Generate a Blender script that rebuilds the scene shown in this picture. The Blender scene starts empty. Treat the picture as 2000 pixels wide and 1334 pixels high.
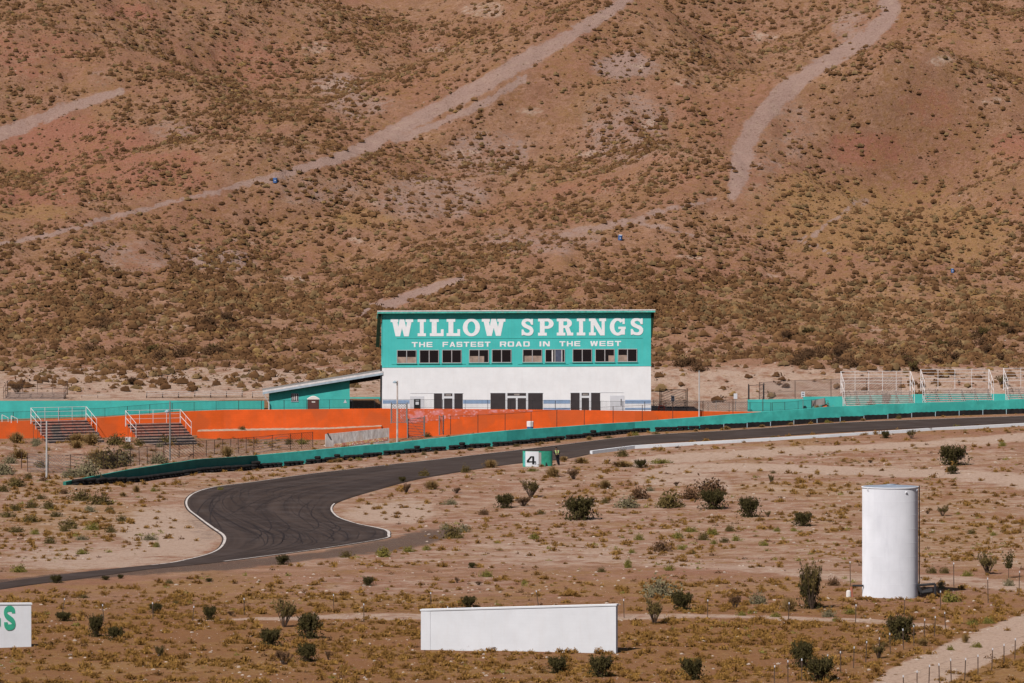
import bpy, bmesh, math, random
import numpy as np
from mathutils import Vector, Matrix

S = bpy.context.scene
COL = S.collection
RAD = math.radians
rng = np.random.default_rng(7)
random.seed(7)

# ---------------------------------------------------------------- camera, sky, sun, exposure
FPX = 2000 * 200.0 / 36.0           # focal length in photo pixels
HOR = 328.0                         # row of the horizon in the photo
CAMZ = 30.0
cam = bpy.data.cameras.new("camera")
cam.lens = 200.0
cam.sensor_width = 36.0
cam.shift_y = -(667.0 - HOR) / 2000.0
cam.clip_start = 1.0
cam.clip_end = 6000.0
cam_o = bpy.data.objects.new("camera", cam)
cam_o.location = (0, 0, CAMZ)
cam_o.rotation_euler = (RAD(90), 0, 0)
COL.objects.link(cam_o)
S.camera = cam_o

SUN_EL, SUN_AZ = RAD(43), RAD(-28)  # azimuth: from behind the camera (-Y), to the left (-X)
sv = Vector((math.sin(SUN_AZ) * math.cos(SUN_EL), -math.cos(SUN_AZ) * math.cos(SUN_EL), math.sin(SUN_EL)))
W = bpy.data.worlds.new("World")
S.world = W
W.use_nodes = True
nt = W.node_tree
sky = nt.nodes.new("ShaderNodeTexSky")
sky.sky_type = 'NISHITA'
sky.sun_disc = False
sky.sun_elevation = SUN_EL
sky.sun_rotation = math.atan2(sv.x, sv.y)
sky.air_density = 1.0
sky.dust_density = 1.2
nt.links.new(sky.outputs[0], nt.nodes["Background"].inputs[0])
nt.nodes["Background"].inputs[1].default_value = 0.042
sun = bpy.data.lights.new("sun", 'SUN')
sun.energy = 3.85
sun.angle = RAD(0.53)
sun.color = (1.0, 0.955, 0.915)
sun_o = bpy.data.objects.new("sun", sun)
sun_o.rotation_euler = (-sv).to_track_quat('-Z', 'Y').to_euler()
sun_o.location = (-200, 0, 300)
COL.objects.link(sun_o)
S.view_settings.view_transform = 'Standard'
S.view_settings.look = 'None'
S.view_settings.gamma = 1.0
S.view_settings.exposure = 0.10
S.cycles.max_bounces = 5
S.cycles.diffuse_bounces = 2
S.cycles.transparent_max_bounces = 12

# ---------------------------------------------------------------- numeric helpers
_T = np.random.default_rng(3).random((16, 256, 256))
def vnoise(x, y, s=0):
    x = np.asarray(x, float); y = np.asarray(y, float)
    t = _T[s % 16]
    xi = np.floor(x).astype(int); yi = np.floor(y).astype(int)
    fx = x - xi; fy = y - yi
    fx = fx * fx * (3 - 2 * fx); fy = fy * fy * (3 - 2 * fy)
    a = t[xi & 255, yi & 255]; b = t[(xi + 1) & 255, yi & 255]
    c = t[xi & 255, (yi + 1) & 255]; d = t[(xi + 1) & 255, (yi + 1) & 255]
    return (a * (1 - fx) + b * fx) * (1 - fy) + (c * (1 - fx) + d * fx) * fy
def fbm(x, y, s=0, o=4):
    r = 0; a = 0.5; k = 1.0
    for i in range(o):
        r = r + a * (vnoise(np.asarray(x) * k + 17 * i, np.asarray(y) * k - 9 * i, s + i) - 0.5)
        a *= 0.5; k *= 2.03
    return r
def sstep(a, b, x):
    t = np.clip((np.asarray(x, float) - a) / (b - a), 0, 1)
    return t * t * (3 - 2 * t)
def W3(x, row, d):                  # photo pixel at distance d -> world point
    return ((x - 1000) * d / FPX, d, CAMZ - (row - HOR) * d / FPX)
class TPS:
    def __init__(s, pts):
        P = np.array(pts, float)
        s.c = P[:, :2] / 100.0
        n = len(P)
        K = s.k(s.c, s.c) + 1e-3 * np.eye(n)
        A = np.zeros((n + 3, n + 3)); A[:n, :n] = K
        Q = np.hstack([np.ones((n, 1)), s.c]); A[:n, n:] = Q; A[n:, :n] = Q.T
        s.w = np.linalg.solve(A, np.concatenate([P[:, 2], np.zeros(3)]))
        s.n = n
    def k(s, a, b):
        r2 = ((a[:, None, :] - b[None, :, :]) ** 2).sum(-1)
        return 0.5 * r2 * np.log(r2 + 1e-12)
    def __call__(s, X, Y):
        X = np.asarray(X, float); Y = np.asarray(Y, float)
        sh = X.shape
        q = np.stack([X.ravel() / 100, Y.ravel() / 100], 1)
        out = np.empty(len(q))
        for i in range(0, len(q), 40000):
            z = q[i:i + 40000]
            out[i:i + 40000] = s.k(z, s.c) @ s.w[:s.n] + s.w[s.n] + z @ s.w[s.n + 1:]
        return out.reshape(sh)

# ---------------------------------------------------------------- the lie of the land
# track barrier: photo x, distance, base row, top row
BAR = [(129, 525, 947.5, 941), (243, 540, 943, 919), (380, 555, 925, 898), (502, 571, 915, 889), (760, 584, 888, 866),
       (990, 593, 870, 841), (1240, 608, 845, 824), (1430, 613, 836, 809), (1620, 618, 824, 794.5), (1810, 622, 813, 786.5),
       (2000, 626, 807, 780), (2190, 630, 801, 774)]
BX = np.array([(x - 1000) * d / FPX for x, d, b, t in BAR]); BY = np.array([float(d) for x, d, b, t in BAR])
BZ0 = np.array([W3(x, b, d)[2] for x, d, b, t in BAR]); BZ1 = np.array([W3(x, t, d)[2] for x, d, b, t in BAR])
# orange parapet wall: photo x, distance, top row
ORW = [(-200, 604, 831), (0, 606, 824), (198, 608, 816), (331, 610, 805.5), (437, 612, 801), (745, 614, 798), (1030, 616, 800),
       (1240, 617, 802.5), (1506, 622, 804.6)]
OX = np.array([(x - 1000) * d / FPX for x, d, t in ORW]); OY = np.array([float(d) for x, d, t in ORW])
OZ = np.array([W3(x, t, d)[2] for x, d, t in ORW])
A = []
for Y in (200, 260, 330, 400, 450):
    for X in (-120, -60, -20, 20, 60, 120):
        A.append((X, Y, 0.0))
for X, Y, z in [(-120, 500, .4), (-60, 500, .2), (-25, 500, 0), (10, 500, .25), (50, 500, .7), (120, 500, 1.3),
                (-60, 545, .6), (-30, 540, .15), (0, 545, .85), (30, 545, 1.2), (60, 548, 1.7), (120, 560, 2.4),
                (12.6, 584, 1.5), (33, 597, 2.2), (54.8, 609, 2.7), (75, 612, 3.0), (120, 620, 3.6), (-120, 600, 1.2), (0, 640, 2), (60, 660, 3.3)]:
    A.append((X, Y, z))
A += list(zip(BX, BY, BZ0))
B = list(zip(BX, BY, np.where(BX < -24, BZ1 - 0.1, BZ1 - 0.32)))
B += [(-120, 515, .9), (-80, 520, .9), (-55, 520, 1.0), (-80, 560, 1.4), (-50, 560, 1.6), (-42, 580, 1.5)]
for x, d, z in [(-300, 600, 1), (0, 601, .86), (200, 602, .88), (400, 604, .8), (620, 605, .76), (760, 610, .45), (1035, 611, 1.75), (1240, 614, 2.35),
                (1430, 616, 2.9), (1506, 620, 3.0)]:
    B.append(((x - 1000) * d / FPX, d, z))
for x, z in [(1640, 3.4), (1810, 3.6), (2000, 3.8), (2400, 4.0)]:
    for d in (629, 646):
        B.append(((x - 1000) * d / FPX, d, z - (.25 if d > 640 else 0)))
for x in (-400, 0, 250, 500, 750):
    B += [W3(x, 783, 637), W3(x, 777, 646), W3(x, 744, 663), W3(x, 700, 690)]
for x in (1000, 1150):
    B += [W3(x, 790, 646), W3(x, 744, 663), W3(x, 700, 690)]
for x in (1300, 1500, 1650):
    B += [W3(x, 791, 651), W3(x, 723, 663), W3(x, 702, 690)]
for x in (1850, 2050, 2400):
    B += [W3(x, 775, 652), W3(x, 728, 665), W3(x, 700, 692)]
HR = [600, 450, 300, 150, 0, -150]
HD = [729, 776, 823, 873, 926, 985]
HXs = [-400, 0, 250, 500, 750, 1000, 1250, 1500, 1750, 2000, 2400]
DD = [[5, 0, 0, 5, 5, 0, 0, 5, 15, 5, 0],
      [-10, -10, -6, 5, 6, 0, -5, 0, 22, 2, 0],
      [0, 5, -6, -18, 0, 6, 0, -14, 10, -16, -8],
      [-10, -15, -14, 10, -6, -17, 15, 0, -22, -4, 0],
      [-10, -20, -10, 0, 26, 10, -26, 10, -20, 14, 5],
      [-10, -20, -10, 0, 22, 18, -22, -4, -15, 10, 5]]
for r, dist, dl in zip(HR, HD, DD):
    for x, q in zip(HXs, dl):
        B.append(W3(x, r, dist + q * 1.5))
tA = TPS(A); tB = TPS(B)
BC = np.interp(np.arange(len(BX)), np.arange(len(BX) - 1) + .5, np.diff(BX) / np.hypot(np.diff(BX), np.diff(BY)))

def axis(lo, f0, f1, hi, fine, coarse_n):
    a = f0 - (f0 - lo) * (np.linspace(1, 0, coarse_n, endpoint=False) ** 1.6)
    b = np.arange(f0, f1, fine)
    c = f1 + (hi - f1) * (np.linspace(0, 1, coarse_n) ** 1.6)
    return np.unique(np.concatenate([a, b, c]))
GX = axis(-900, -92, 92, 900, 0.5, 26)
GY = np.unique(np.concatenate([axis(-300, 320, 640, 641, 0.5, 26), np.arange(641, 960, 0.62), 960 + 1100 * np.linspace(0, 1, 22) ** 1.7]))
XX, YY = np.meshgrid(GX, GY, indexing='ij')
def barY(X):
    return np.interp(X, np.concatenate([[-400, -80, -55], BX, [400]]), np.concatenate([[500, 508, 516], BY, [640]]))
def zdeck(X):
    return np.interp(X, OX, OZ - 0.9)
def deckback(X):
    return np.interp(X, [-80, -15.2, -14.5, 16.5, 17, 60], [634.3, 636.5, 642, 646, 648, 648])
ROADPAIRS = [((2230, 804), (2230, 817)), ((2000, 813), (2000, 826)), ((1810, 819.5), (1810, 836)), ((1620, 827.5), (1620, 846)), ((1430, 841), (1430, 858)),
             ((1240, 852.5), (1240, 870)), ((1090, 870), (1110, 896)), ((990, 882), (1000, 907)), ((860, 897), (900, 922)), ((760, 908), (810, 938)),
             ((675, 918), (738, 957)), ((560, 932), (690, 971)), ((450, 947), (662, 981)), ((405, 954), (652, 988)), ((373, 965), (650, 996)),
             ((360, 979), (655, 1004)), ((364, 995), (668, 1013)), ((382, 1010), (702, 1024)), ((409, 1031), (738, 1031)), ((430, 1046), (760, 1037)),
             ((433, 1058), (763, 1045)), ((423, 1073), (751, 1053)), ((400, 1084), (640, 1071)), ((360, 1094), (500, 1090)), ((315, 1102), (400, 1102)), ((200, 1114), (288, 1113)),
             ((90, 1127), (150, 1132)), ((0, 1139), (60, 1143)), ((-150, 1160), (-90, 1166))]
def to_px(X, Y, Z):
    return 1000 + X * FPX / Y, HOR + (CAMZ - Z) * FPX / Y
def proj_on(surf, x, r, lo=380.0, hi=660.0):       # intersect pixel ray with a smooth surface
    for _ in range(40):
        m = 0.5 * (lo + hi)
        X, Y, Z = W3(x, r, m)
        if Z > float(surf(np.array([X]), np.array([Y]))[0]): lo = m
        else: hi = m
    return W3(x, r, 0.5 * (lo + hi))
ROAD_L = [proj_on(tA, *a) for a, b in ROADPAIRS]
ROAD_R = [proj_on(tA, *b) for a, b in ROADPAIRS]
def poly_dist(X, Y, pts):
    d = np.full(X.shape, 1e9)
    for (x0, y0), (x1, y1) in zip(pts[:-1], pts[1:]):
        dx, dy = x1 - x0, y1 - y0
        L = dx * dx + dy * dy + 1e-9
        t = np.clip(((X - x0) * dx + (Y - y0) * dy) / L, 0, 1)
        d = np.minimum(d, np.hypot(X - x0 - t * dx, Y - y0 - t * dy))
    return d
road_c = [((a[0] + b[0]) / 2, (a[1] + b[1]) / 2) for a, b in zip(ROAD_L, ROAD_R)]

def land(X, Y):
    za = tA(X, Y); zb = tB(X, Y)
    bw = np.where(X > -42, 0.35, 0.35 + 0.25 * (-42 - X).clip(0, 60))
    k = np.where(X > -42, np.clip(((Y - barY(X)) * np.interp(X, BX, BC) - 0.18) / 0.45, 0, 1), np.clip((Y - barY(X)) / bw + 0.5, 0, 1))
    z = za * (1 - k) + zb * k
    # roughness of the ground
    hill = sstep(650, 720, Y)
    mound = sstep(-20, -30, X) * sstep(520, 560, Y) * sstep(604, 590, Y)
    rd = np.full(X.shape, 50.0)
    near = (np.abs(X) < 110) & (Y > 380) & (Y < 660)
    rd[near] = poly_dist(X[near], Y[near], road_c)
    flat = sstep(8.5, 13, rd)
    flat = np.where(k > 0.5, 1.0, flat); mound = mound * k
    rough = (0.10 + 0.95 * mound) * fbm(X / 5, Y / 5, 1, 4) * 2 + 0.25 * fbm(X / 22, Y / 22, 4, 3)
    ridge = 1 - 2 * np.abs(fbm(X / 34 + 3, Y / 46, 5, 4)) * 2
    rr = hill * (3.6 * fbm(X / 30, Y / 45, 2, 4) + 2.4 * (ridge - 0.8) * sstep(700, 780, Y) + 1.5 * fbm(X / 5.5, Y / 8, 7, 5) + 1.2 * fbm(X / 2.2, Y / 7, 9, 3))
    bank = sstep(649, 655, Y) * sstep(700, 664, Y)
    rr = rr + bank * 0.9 * fbm(X / 3.5, Y / 5, 11, 4)
    z = z + rough * flat * (1 - hill) * sstep(0, 3.5, np.abs(Y - barY(X))) + rr
    # the terrace behind the parapet
    inside = (Y > np.interp(X, OX, OY) + 0.5) & (Y < deckback(X)) & (X < 34)
    bl = sstep(24, 33.5, X)
    z = np.where(inside, zdeck(X) * (1 - bl) + z * bl, z)
    # the near slope under the camera and the far range beyond the frame
    z = np.where(Y < 300, z * sstep(180, 300, Y) + 28.2 * sstep(290, -20, Y) ** 1.15, z)
    far = sstep(985, 1300, Y)
    z = np.where(Y > 985, z * (1 - far) + (74 + 0.09 * (Y - 985).clip(0, 800) + 22 * fbm(X / 160, Y / 160, 3, 4)) * far, z)
    side = sstep(110, 330, np.abs(X))
    z = np.where(np.abs(X) > 110, z * (1 - side) + np.interp(Y, [-300, 0, 300, 620, 700, 900, 1100, 2100], [28, 28, 0.5, 3, 8, 52, 84, 130]) * side, z)
    return z
ZZ = land(XX, YY)

def H(X, Y):
    X = np.atleast_1d(np.asarray(X, float)); Y = np.atleast_1d(np.asarray(Y, float))
    i = np.clip(np.searchsorted(GX, X) - 1, 0, len(GX) - 2); j = np.clip(np.searchsorted(GY, Y) - 1, 0, len(GY) - 2)
    u = (X - GX[i]) / (GX[i + 1] - GX[i]); v = (Y - GY[j]) / (GY[j + 1] - GY[j])
    return (ZZ[i, j] * (1 - u) + ZZ[i + 1, j] * u) * (1 - v) + (ZZ[i, j + 1] * (1 - u) + ZZ[i + 1, j + 1] * u) * v
def h1(X, Y):
    return float(H(X, Y)[0])
def at(x, row, lo=300.0, hi=1000.0):                # where the line of sight through a photo point meets the ground
    d = np.arange(lo, hi, 0.5)
    X = (x - 1000) * d / FPX; Z = CAMZ - (row - HOR) * d / FPX
    hit = np.nonzero(Z <= H(X, d))[0]
    dd = d[hit[0]] if len(hit) else hi
    X = (x - 1000) * dd / FPX
    return Vector((X, dd, h1(X, dd)))
def sc(p):                                          # metres per photo pixel at a point
    return p[1] / FPX

# ---------------------------------------------------------------- material helpers
def srgb(r, g, b):
    f = lambda c: (c / 255 / 12.92) if c <= 10.31 else (((c / 255) + 0.055) / 1.055) ** 2.4
    return (f(r), f(g), f(b))
MATS = {}
class NB:
    def __init__(s, m):
        m.use_nodes = True
        s.t = m.node_tree; s.n = s.t.nodes; s.l = s.t.links
        s.b = s.n["Principled BSDF"]
        s.geo = None
    def node(s, ty, **k):
        n = s.n.new(ty)
        for a, v in k.items(): setattr(n, a, v)
        return n
    def pos(s, scale=None, obj=False):
        if obj:
            o = s.node("ShaderNodeTexCoord").outputs["Object"]
        else:
            if s.geo is None: s.geo = s.node("ShaderNodeNewGeometry")
            o = s.geo.outputs["Position"]
        if scale is None: return o
        m = s.node("ShaderNodeMapping"); m.inputs["Scale"].default_value = scale
        s.l.new(o, m.inputs[0]); return m.outputs[0]
    def noise(s, scale, detail=4, rough=0.55, vec=None, out="Fac", dist=0.0):
        n = s.node("ShaderNodeTexNoise"); n.inputs["Scale"].default_value = scale
        n.inputs["Detail"].default_value = detail; n.inputs["Roughness"].default_value = rough
        n.inputs["Distortion"].default_value = dist
        s.l.new(vec if vec is not None else s.pos(), n.inputs["Vector"]); return n.outputs[out]
    def rng(s, v, a, b, c=0.0, d=1.0):
        n = s.node("ShaderNodeMapRange"); n.inputs[1].default_value = a; n.inputs[2].default_value = b
        n.inputs[3].default_value = c; n.inputs[4].default_value = d
        s.l.new(v, n.inputs[0]); return n.outputs[0]
    def math(s, op, a, b=None):
        n = s.node("ShaderNodeMath", operation=op)
        for i, v in enumerate((a, b)):
            if v is None: continue
            if isinstance(v, (int, float)): n.inputs[i].default_value = v
            else: s.l.new(v, n.inputs[i])
        return n.outputs[0]
    def mix(s, f, a, b, mode='MIX'):
        n = s.node("ShaderNodeMix", data_type='RGBA', blend_type=mode)
        for i, v in ((0, f), (6, a), (7, b)):
            if isinstance(v, (int, float)): n.inputs[i].default_value = v
            elif isinstance(v, tuple): n.inputs[i].default_value = (v[0], v[1], v[2], 1)
            else: s.l.new(v, n.inputs[i])
        return n.outputs[2]
    def attr(s, name):
        return s.node("ShaderNodeAttribute", attribute_name=name)
    def bump(s, h, strength=0.3, dist=0.05):
        n = s.node("ShaderNodeBump"); n.inputs["Strength"].default_value = strength; n.inputs["Distance"].default_value = dist
        s.l.new(h, n.inputs["Height"]); s.l.new(n.outputs[0], s.b.inputs["Normal"])
    def color(s, v):
        if isinstance(v, tuple): s.b.inputs["Base Color"].default_value = (v[0], v[1], v[2], 1)
        else: s.l.new(v, s.b.inputs["Base Color"])
def newmat(name, rough=0.8, spec=0.3, metal=0.0):
    m = bpy.data.materials.new(name); MATS[name] = m
    nb = NB(m)
    nb.b.inputs["Roughness"].default_value = rough
    nb.b.inputs["Specular IOR Level"].default_value = spec
    nb.b.inputs["Metallic"].default_value = metal
    if "Diffuse Roughness" in nb.b.inputs: nb.b.inputs["Diffuse Roughness"].default_value = 1.0 if rough > 0.5 else 0.0
    return m, nb
def blockpat(nb, c, bw, bh, k):
    sp = nb.node('ShaderNodeSeparateXYZ'); nb.l.new(nb.pos(), sp.inputs[0]); cb = nb.node('ShaderNodeCombineXYZ')
    nb.l.new(sp.outputs[0], cb.inputs[0]); nb.l.new(sp.outputs[2], cb.inputs[1])
    br = nb.node('ShaderNodeTexBrick'); nb.l.new(cb.outputs[0], br.inputs['Vector'])
    br.inputs['Scale'].default_value = 1.0; br.inputs['Brick Width'].default_value = bw; br.inputs['Row Height'].default_value = bh; br.inputs['Mortar Size'].default_value = 0.012
    br.inputs['Color1'].default_value = (1, 1, 1, 1); br.inputs['Color2'].default_value = (1 - k, 1 - k, 1 - k, 1); br.inputs['Mortar'].default_value = (1 - 2.2 * k, 1 - 2.2 * k, 1 - 2.2 * k, 1)
    return nb.mix(1.0, c, br.outputs['Color'], 'MULTIPLY')
def paint(name, col, var=0.10, scale=1.2, rough=0.75, dirt=0.0, dirtcol=(0.30, 0.2, 0.14), streak=True, metal=0.0, bump=0.0, vary=0.0, blocks=None, patch=None):
    m, nb = newmat(name, rough, 0.25, metal)
    n = nb.noise(scale, 5, 0.6)
    dk = tuple(c * (1 - var * 1.6) for c in col); lt = tuple(min(1, c * (1 + var) + 0.01 * var) for c in col)
    c = nb.mix(nb.rng(n, 0.3, 0.7), dk, lt)
    if dirt > 0:
        v = nb.pos((2.2, 2.2, 0.35)) if streak else nb.pos()
        d = nb.rng(nb.noise(1.3, 6, 0.65, v), 0.5, 0.78, 0, dirt)
        c = nb.mix(d, c, dirtcol)
    if patch: c = nb.mix(nb.rng(nb.noise(0.22, 3, 0.5), 0.52, 0.56, 0, 0.6), c, patch)
    if blocks: c = blockpat(nb, c, *blocks)
    if vary > 0:
        oi = nb.node("ShaderNodeObjectInfo")
        c = nb.mix(nb.rng(oi.outputs["Random"], 0, 1, 0, vary), c, (0.05, 0.04, 0.035))
    nb.color(c)
    if bump: nb.bump(nb.noise(scale * 9, 4, 0.6), bump, 0.02)
    return m

paint("building_white", (0.83, 0.825, 0.835), 0.03, 0.7, dirt=0.12, dirtcol=(0.55, 0.47, 0.41), bump=0.35, blocks=(0.42, 0.21, 0.010))
paint("frame_metal", (0.50, 0.46, 0.46), 0.1, 3, 0.6)
paint("white_paint", (0.725, 0.728, 0.75), 0.03, 0.7, dirt=0.10, dirtcol=(0.48, 0.38, 0.31), bump=0.35, blocks=(0.42, 0.21, 0.010))
paint("white_metal", (0.76, 0.72, 0.71), 0.10, 3.0, 0.6, dirt=0.3, dirtcol=(0.35, 0.2, 0.14))
paint("white_door", (0.66, 0.66, 0.69), 0.03, 2)
paint("turquoise", (0.068, 0.51, 0.465), 0.10, 0.6, dirt=0.10, dirtcol=(0.10, 0.33, 0.30), bump=0.25, patch=(0.075, 0.50, 0.43), blocks=(0.42, 0.21, 0.03))
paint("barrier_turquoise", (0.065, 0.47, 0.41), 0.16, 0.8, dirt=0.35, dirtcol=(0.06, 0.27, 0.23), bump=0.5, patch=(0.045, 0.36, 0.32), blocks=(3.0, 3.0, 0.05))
paint("barrier_shade", (0.030, 0.22, 0.17), 0.12, 0.8, dirt=0.3, dirtcol=(0.03, 0.15, 0.12), bump=0.4)  # darker copy of the barrier paint, shade of the turned-away stretch mixed in
paint("trim_turquoise", (0.12, 0.55, 0.47), 0.2, 2.5, dirt=0.5, dirtcol=(0.5, 0.5, 0.45))
paint("screen_shade_green", (0.014, 0.034, 0.014), 0.15, 2)  # green taken near black so the paint carries the screen's shade
paint("orange", (0.80, 0.130, 0.016), 0.10, 0.5, dirt=0.25, dirtcol=(0.52, 0.15, 0.07), bump=0.4, patch=(0.63, 0.125, 0.03), blocks=(0.42, 0.21, 0.04))
paint("blue_stripe", (0.30, 0.42, 0.60), 0.08, 2, dirt=0.2, dirtcol=(0.5, 0.5, 0.55))
paint("letter_white", (0.84, 0.83, 0.84), 0.03, 3)
paint("letter_green", (0.05, 0.40, 0.25), 0.06, 3)
paint("black_paint", (0.012, 0.012, 0.013), 0.1, 3)
paint("iron_black", (0.035, 0.032, 0.035), 0.2, 3, 0.6)
paint("iron_rust", (0.085, 0.045, 0.032), 0.3, 3)
paint("post_grey", (0.25, 0.235, 0.225), 0.15, 3, 0.6)
paint("light_pole", (0.52, 0.50, 0.49), 0.1, 3, 0.6)
paint("fascia_grey", (0.42, 0.50, 0.56), 0.1, 2, dirt=0.3, dirtcol=(0.3, 0.3, 0.3))
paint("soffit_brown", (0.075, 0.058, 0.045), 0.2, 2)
paint("rubber", (0.016, 0.014, 0.014), 0.3, 2.5, 0.85, dirt=0.5, dirtcol=(0.06, 0.045, 0.04), vary=0.0)
paint("toilet_brown", (0.13, 0.05, 0.042), 0.1, 2)
paint("toilet_white", (0.75, 0.70, 0.66), 0.05, 2)
paint("barrel_blue", (0.06, 0.13, 0.32), 0.1, 3, 0.5)
paint("wood_plank", (0.55, 0.47, 0.43), 0.2, 2, dirt=0.6, dirtcol=(0.16, 0.08, 0.05))
paint("seat_worn", (0.36, 0.27, 0.235), 0.2, 2, dirt=0.7, dirtcol=(0.12, 0.06, 0.04))
paint("roof_grey", (0.20, 0.185, 0.175), 0.2, 2)
paint("wood_dark", (0.14, 0.075, 0.05), 0.25, 2)
paint("wood_fence", (0.13, 0.075, 0.05), 0.3, 3, vary=0.3)
paint("red_paint", (0.55, 0.08, 0.05), 0.1, 3)
paint("rust_orange", (0.45, 0.16, 0.10), 0.1, 3)
paint("concrete", (0.42, 0.38, 0.36), 0.15, 1.5, dirt=0.6, dirtcol=(0.25, 0.19, 0.16), bump=0.4)
paint("pink_worn", (0.72, 0.30, 0.25), 0.1, 3)
paint("hivis", (0.50, 0.62, 0.26), 0.05, 8)
paint("navy_cloth", (0.012, 0.012, 0.018), 0.1, 8)
paint("skin", (0.32, 0.17, 0.11), 0.05, 12)
paint("hair", (0.02, 0.012, 0.01), 0.1, 12)
paint("tank_white", (0.74, 0.74, 0.775), 0.04, 0.8, 0.55, dirt=0.3, dirtcol=(0.55, 0.55, 0.6))
paint("tank_roof", (0.36, 0.40, 0.47), 0.1, 2, 0.5)
paint("hillside_view", (0.42, 0.31, 0.25), 0.25, 1.5)  # tone of the hillside seen through the windows
paint("interior_blue", (0.10, 0.11, 0.17), 0.2, 2)
paint("grey_panel", (0.33, 0.29, 0.27), 0.15, 2)
m, nb = newmat("window_glass", 0.08, 0.5); nb.color((0.016, 0.012, 0.013))
m, nb = newmat("screen_dark", 0.5, 0.3); nb.color(nb.mix(nb.rng(nb.noise(1.5), .3, .7), (0.038, 0.030, 0.031), (0.052, 0.042, 0.044)))
# vertical board cladding of the upper storey
m, nb = newmat("turquoise_boards", 0.7, 0.25)
wv = nb.node("ShaderNodeTexWave", wave_type='BANDS', bands_direction='X', wave_profile='SAW'); wv.inputs["Scale"].default_value = 0.9
nb.l.new(nb.pos(obj=True), wv.inputs["Vector"])
n = nb.noise(0.55, 6, 0.6); st = nb.noise(1.2, 5, 0.6, nb.pos((3, 3, 0.3)))
c = nb.mix(nb.rng(n, 0.3, 0.7), (0.070, 0.52, 0.49), (0.095, 0.60, 0.57))
c = nb.mix(nb.rng(st, 0.5, 0.8, 0, 0.35), c, (0.12, 0.45, 0.40))
c = nb.mix(nb.rng(wv.outputs["Fac"], 0.0, 0.06, 0.30, 0.0), c, (0.03, 0.28, 0.24))
nb.color(c); nb.bump(nb.rng(wv.outputs["Fac"], 0, 0.08), 0.4, 0.03)
# worn pink repaint on the parapet
m, nb = newmat("mottled_pink", 0.8, 0.2)
v = nb.node("ShaderNodeTexVoronoi"); v.inputs["Scale"].default_value = 2.6; nb.l.new(nb.pos((1.0, 1, 1.5)), v.inputs["Vector"])
n = nb.noise(3.5, 5, 0.65)
c = nb.mix(nb.rng(v.outputs["Distance"], 0.2, 0.5), (0.78, 0.36, 0.34), (0.66, 0.15, 0.07))
c = nb.mix(nb.rng(n, 0.48, 0.6), c, (0.68, 0.13, 0.04)); c = nb.mix(nb.rng(nb.noise(1.0, 3), 0.52, 0.66, 0, .6), c, (0.74, 0.36, 0.40)); nb.color(c)
# old painted block wall
m, nb = newmat("faded_mural", 0.85, 0.2)
n = nb.noise(1.3, 6, 0.7, nb.pos((2.5, 2.5, 0.7))); n2 = nb.noise(0.5, 4)
c = nb.mix(nb.rng(n, 0.35, 0.65), (0.30, 0.26, 0.25), (0.58, 0.54, 0.52)); c = nb.mix(nb.rng(n2, 0.5, 0.7, 0, .6), c, (0.40, 0.29, 0.22)); nb.color(c)
m, nb = newmat("mosaic_red", 0.85, 0.2)
n = nb.noise(3.0, 3, 0.7); n2 = nb.noise(6.0, 2, 0.7)
c = nb.mix(nb.rng(n, 0.45, 0.55), (0.42, 0.17, 0.13), (0.50, 0.33, 0.16)); c = nb.mix(nb.rng(n2, 0.58, 0.64), c, (0.7, 0.6, 0.56)); nb.color(c)
# asphalt
m, nb = newmat("asphalt", 0.85, 0.3)
uv = nb.node("ShaderNodeUVMap"); mp = nb.node("ShaderNodeMapping"); mp.inputs["Scale"].default_value = (14, 0.02, 1)
nb.l.new(uv.outputs[0], mp.inputs[0])
s1 = nb.noise(1.0, 4, 0.6, mp.outputs[0]); s2 = nb.noise(0.35, 5, 0.6); s3 = nb.noise(30, 2)
mp2 = nb.node("ShaderNodeMapping"); mp2.inputs["Scale"].default_value = (1.0, 0.004, 1); nb.l.new(uv.outputs[0], mp2.inputs[0])
c = nb.mix(nb.rng(s1, 0.35, 0.65), (0.026, 0.015, 0.011), (0.050, 0.031, 0.023))
c = nb.mix(nb.rng(s2, 0.45, 0.75, 0, 0.5), c, (0.085, 0.065, 0.06)); c = nb.mix(nb.rng(s3, 0.55, 0.7, 0, 0.25), c, (0.12, 0.10, 0.09)); nb.color(c)
m, nb = newmat("skid_rubber", 0.7, 0.3); nb.color((0.019, 0.012, 0.010))
m, nb = newmat("line_white", 0.8, 0.2); c = nb.mix(nb.rng(nb.noise(1.3, 6, 0.7), 0.50, 0.66), (0.50, 0.45, 0.42), (0.20, 0.14, 0.11)); nb.color(c)
# chain link: wire pattern with open cells
m, nb = newmat("chain_link", 0.6, 0.4)
w1 = nb.node("ShaderNodeTexWave", bands_direction='DIAGONAL'); w1.inputs["Scale"].default_value = 2.2
nb.l.new(nb.pos(), w1.inputs["Vector"])
mpp = nb.pos((-1, 1, 1)); w2 = nb.node("ShaderNodeTexWave", bands_direction='DIAGONAL'); w2.inputs["Scale"].default_value = 2.2; nb.l.new(mpp, w2.inputs["Vector"])
al = nb.rng(nb.math('MAXIMUM', w1.outputs["Fac"], w2.outputs["Fac"]), 0.93, 0.97, 0.0, 1.0)
nb.l.new(al, nb.b.inputs["Alpha"]); nb.color((0.18, 0.15, 0.15))

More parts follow.
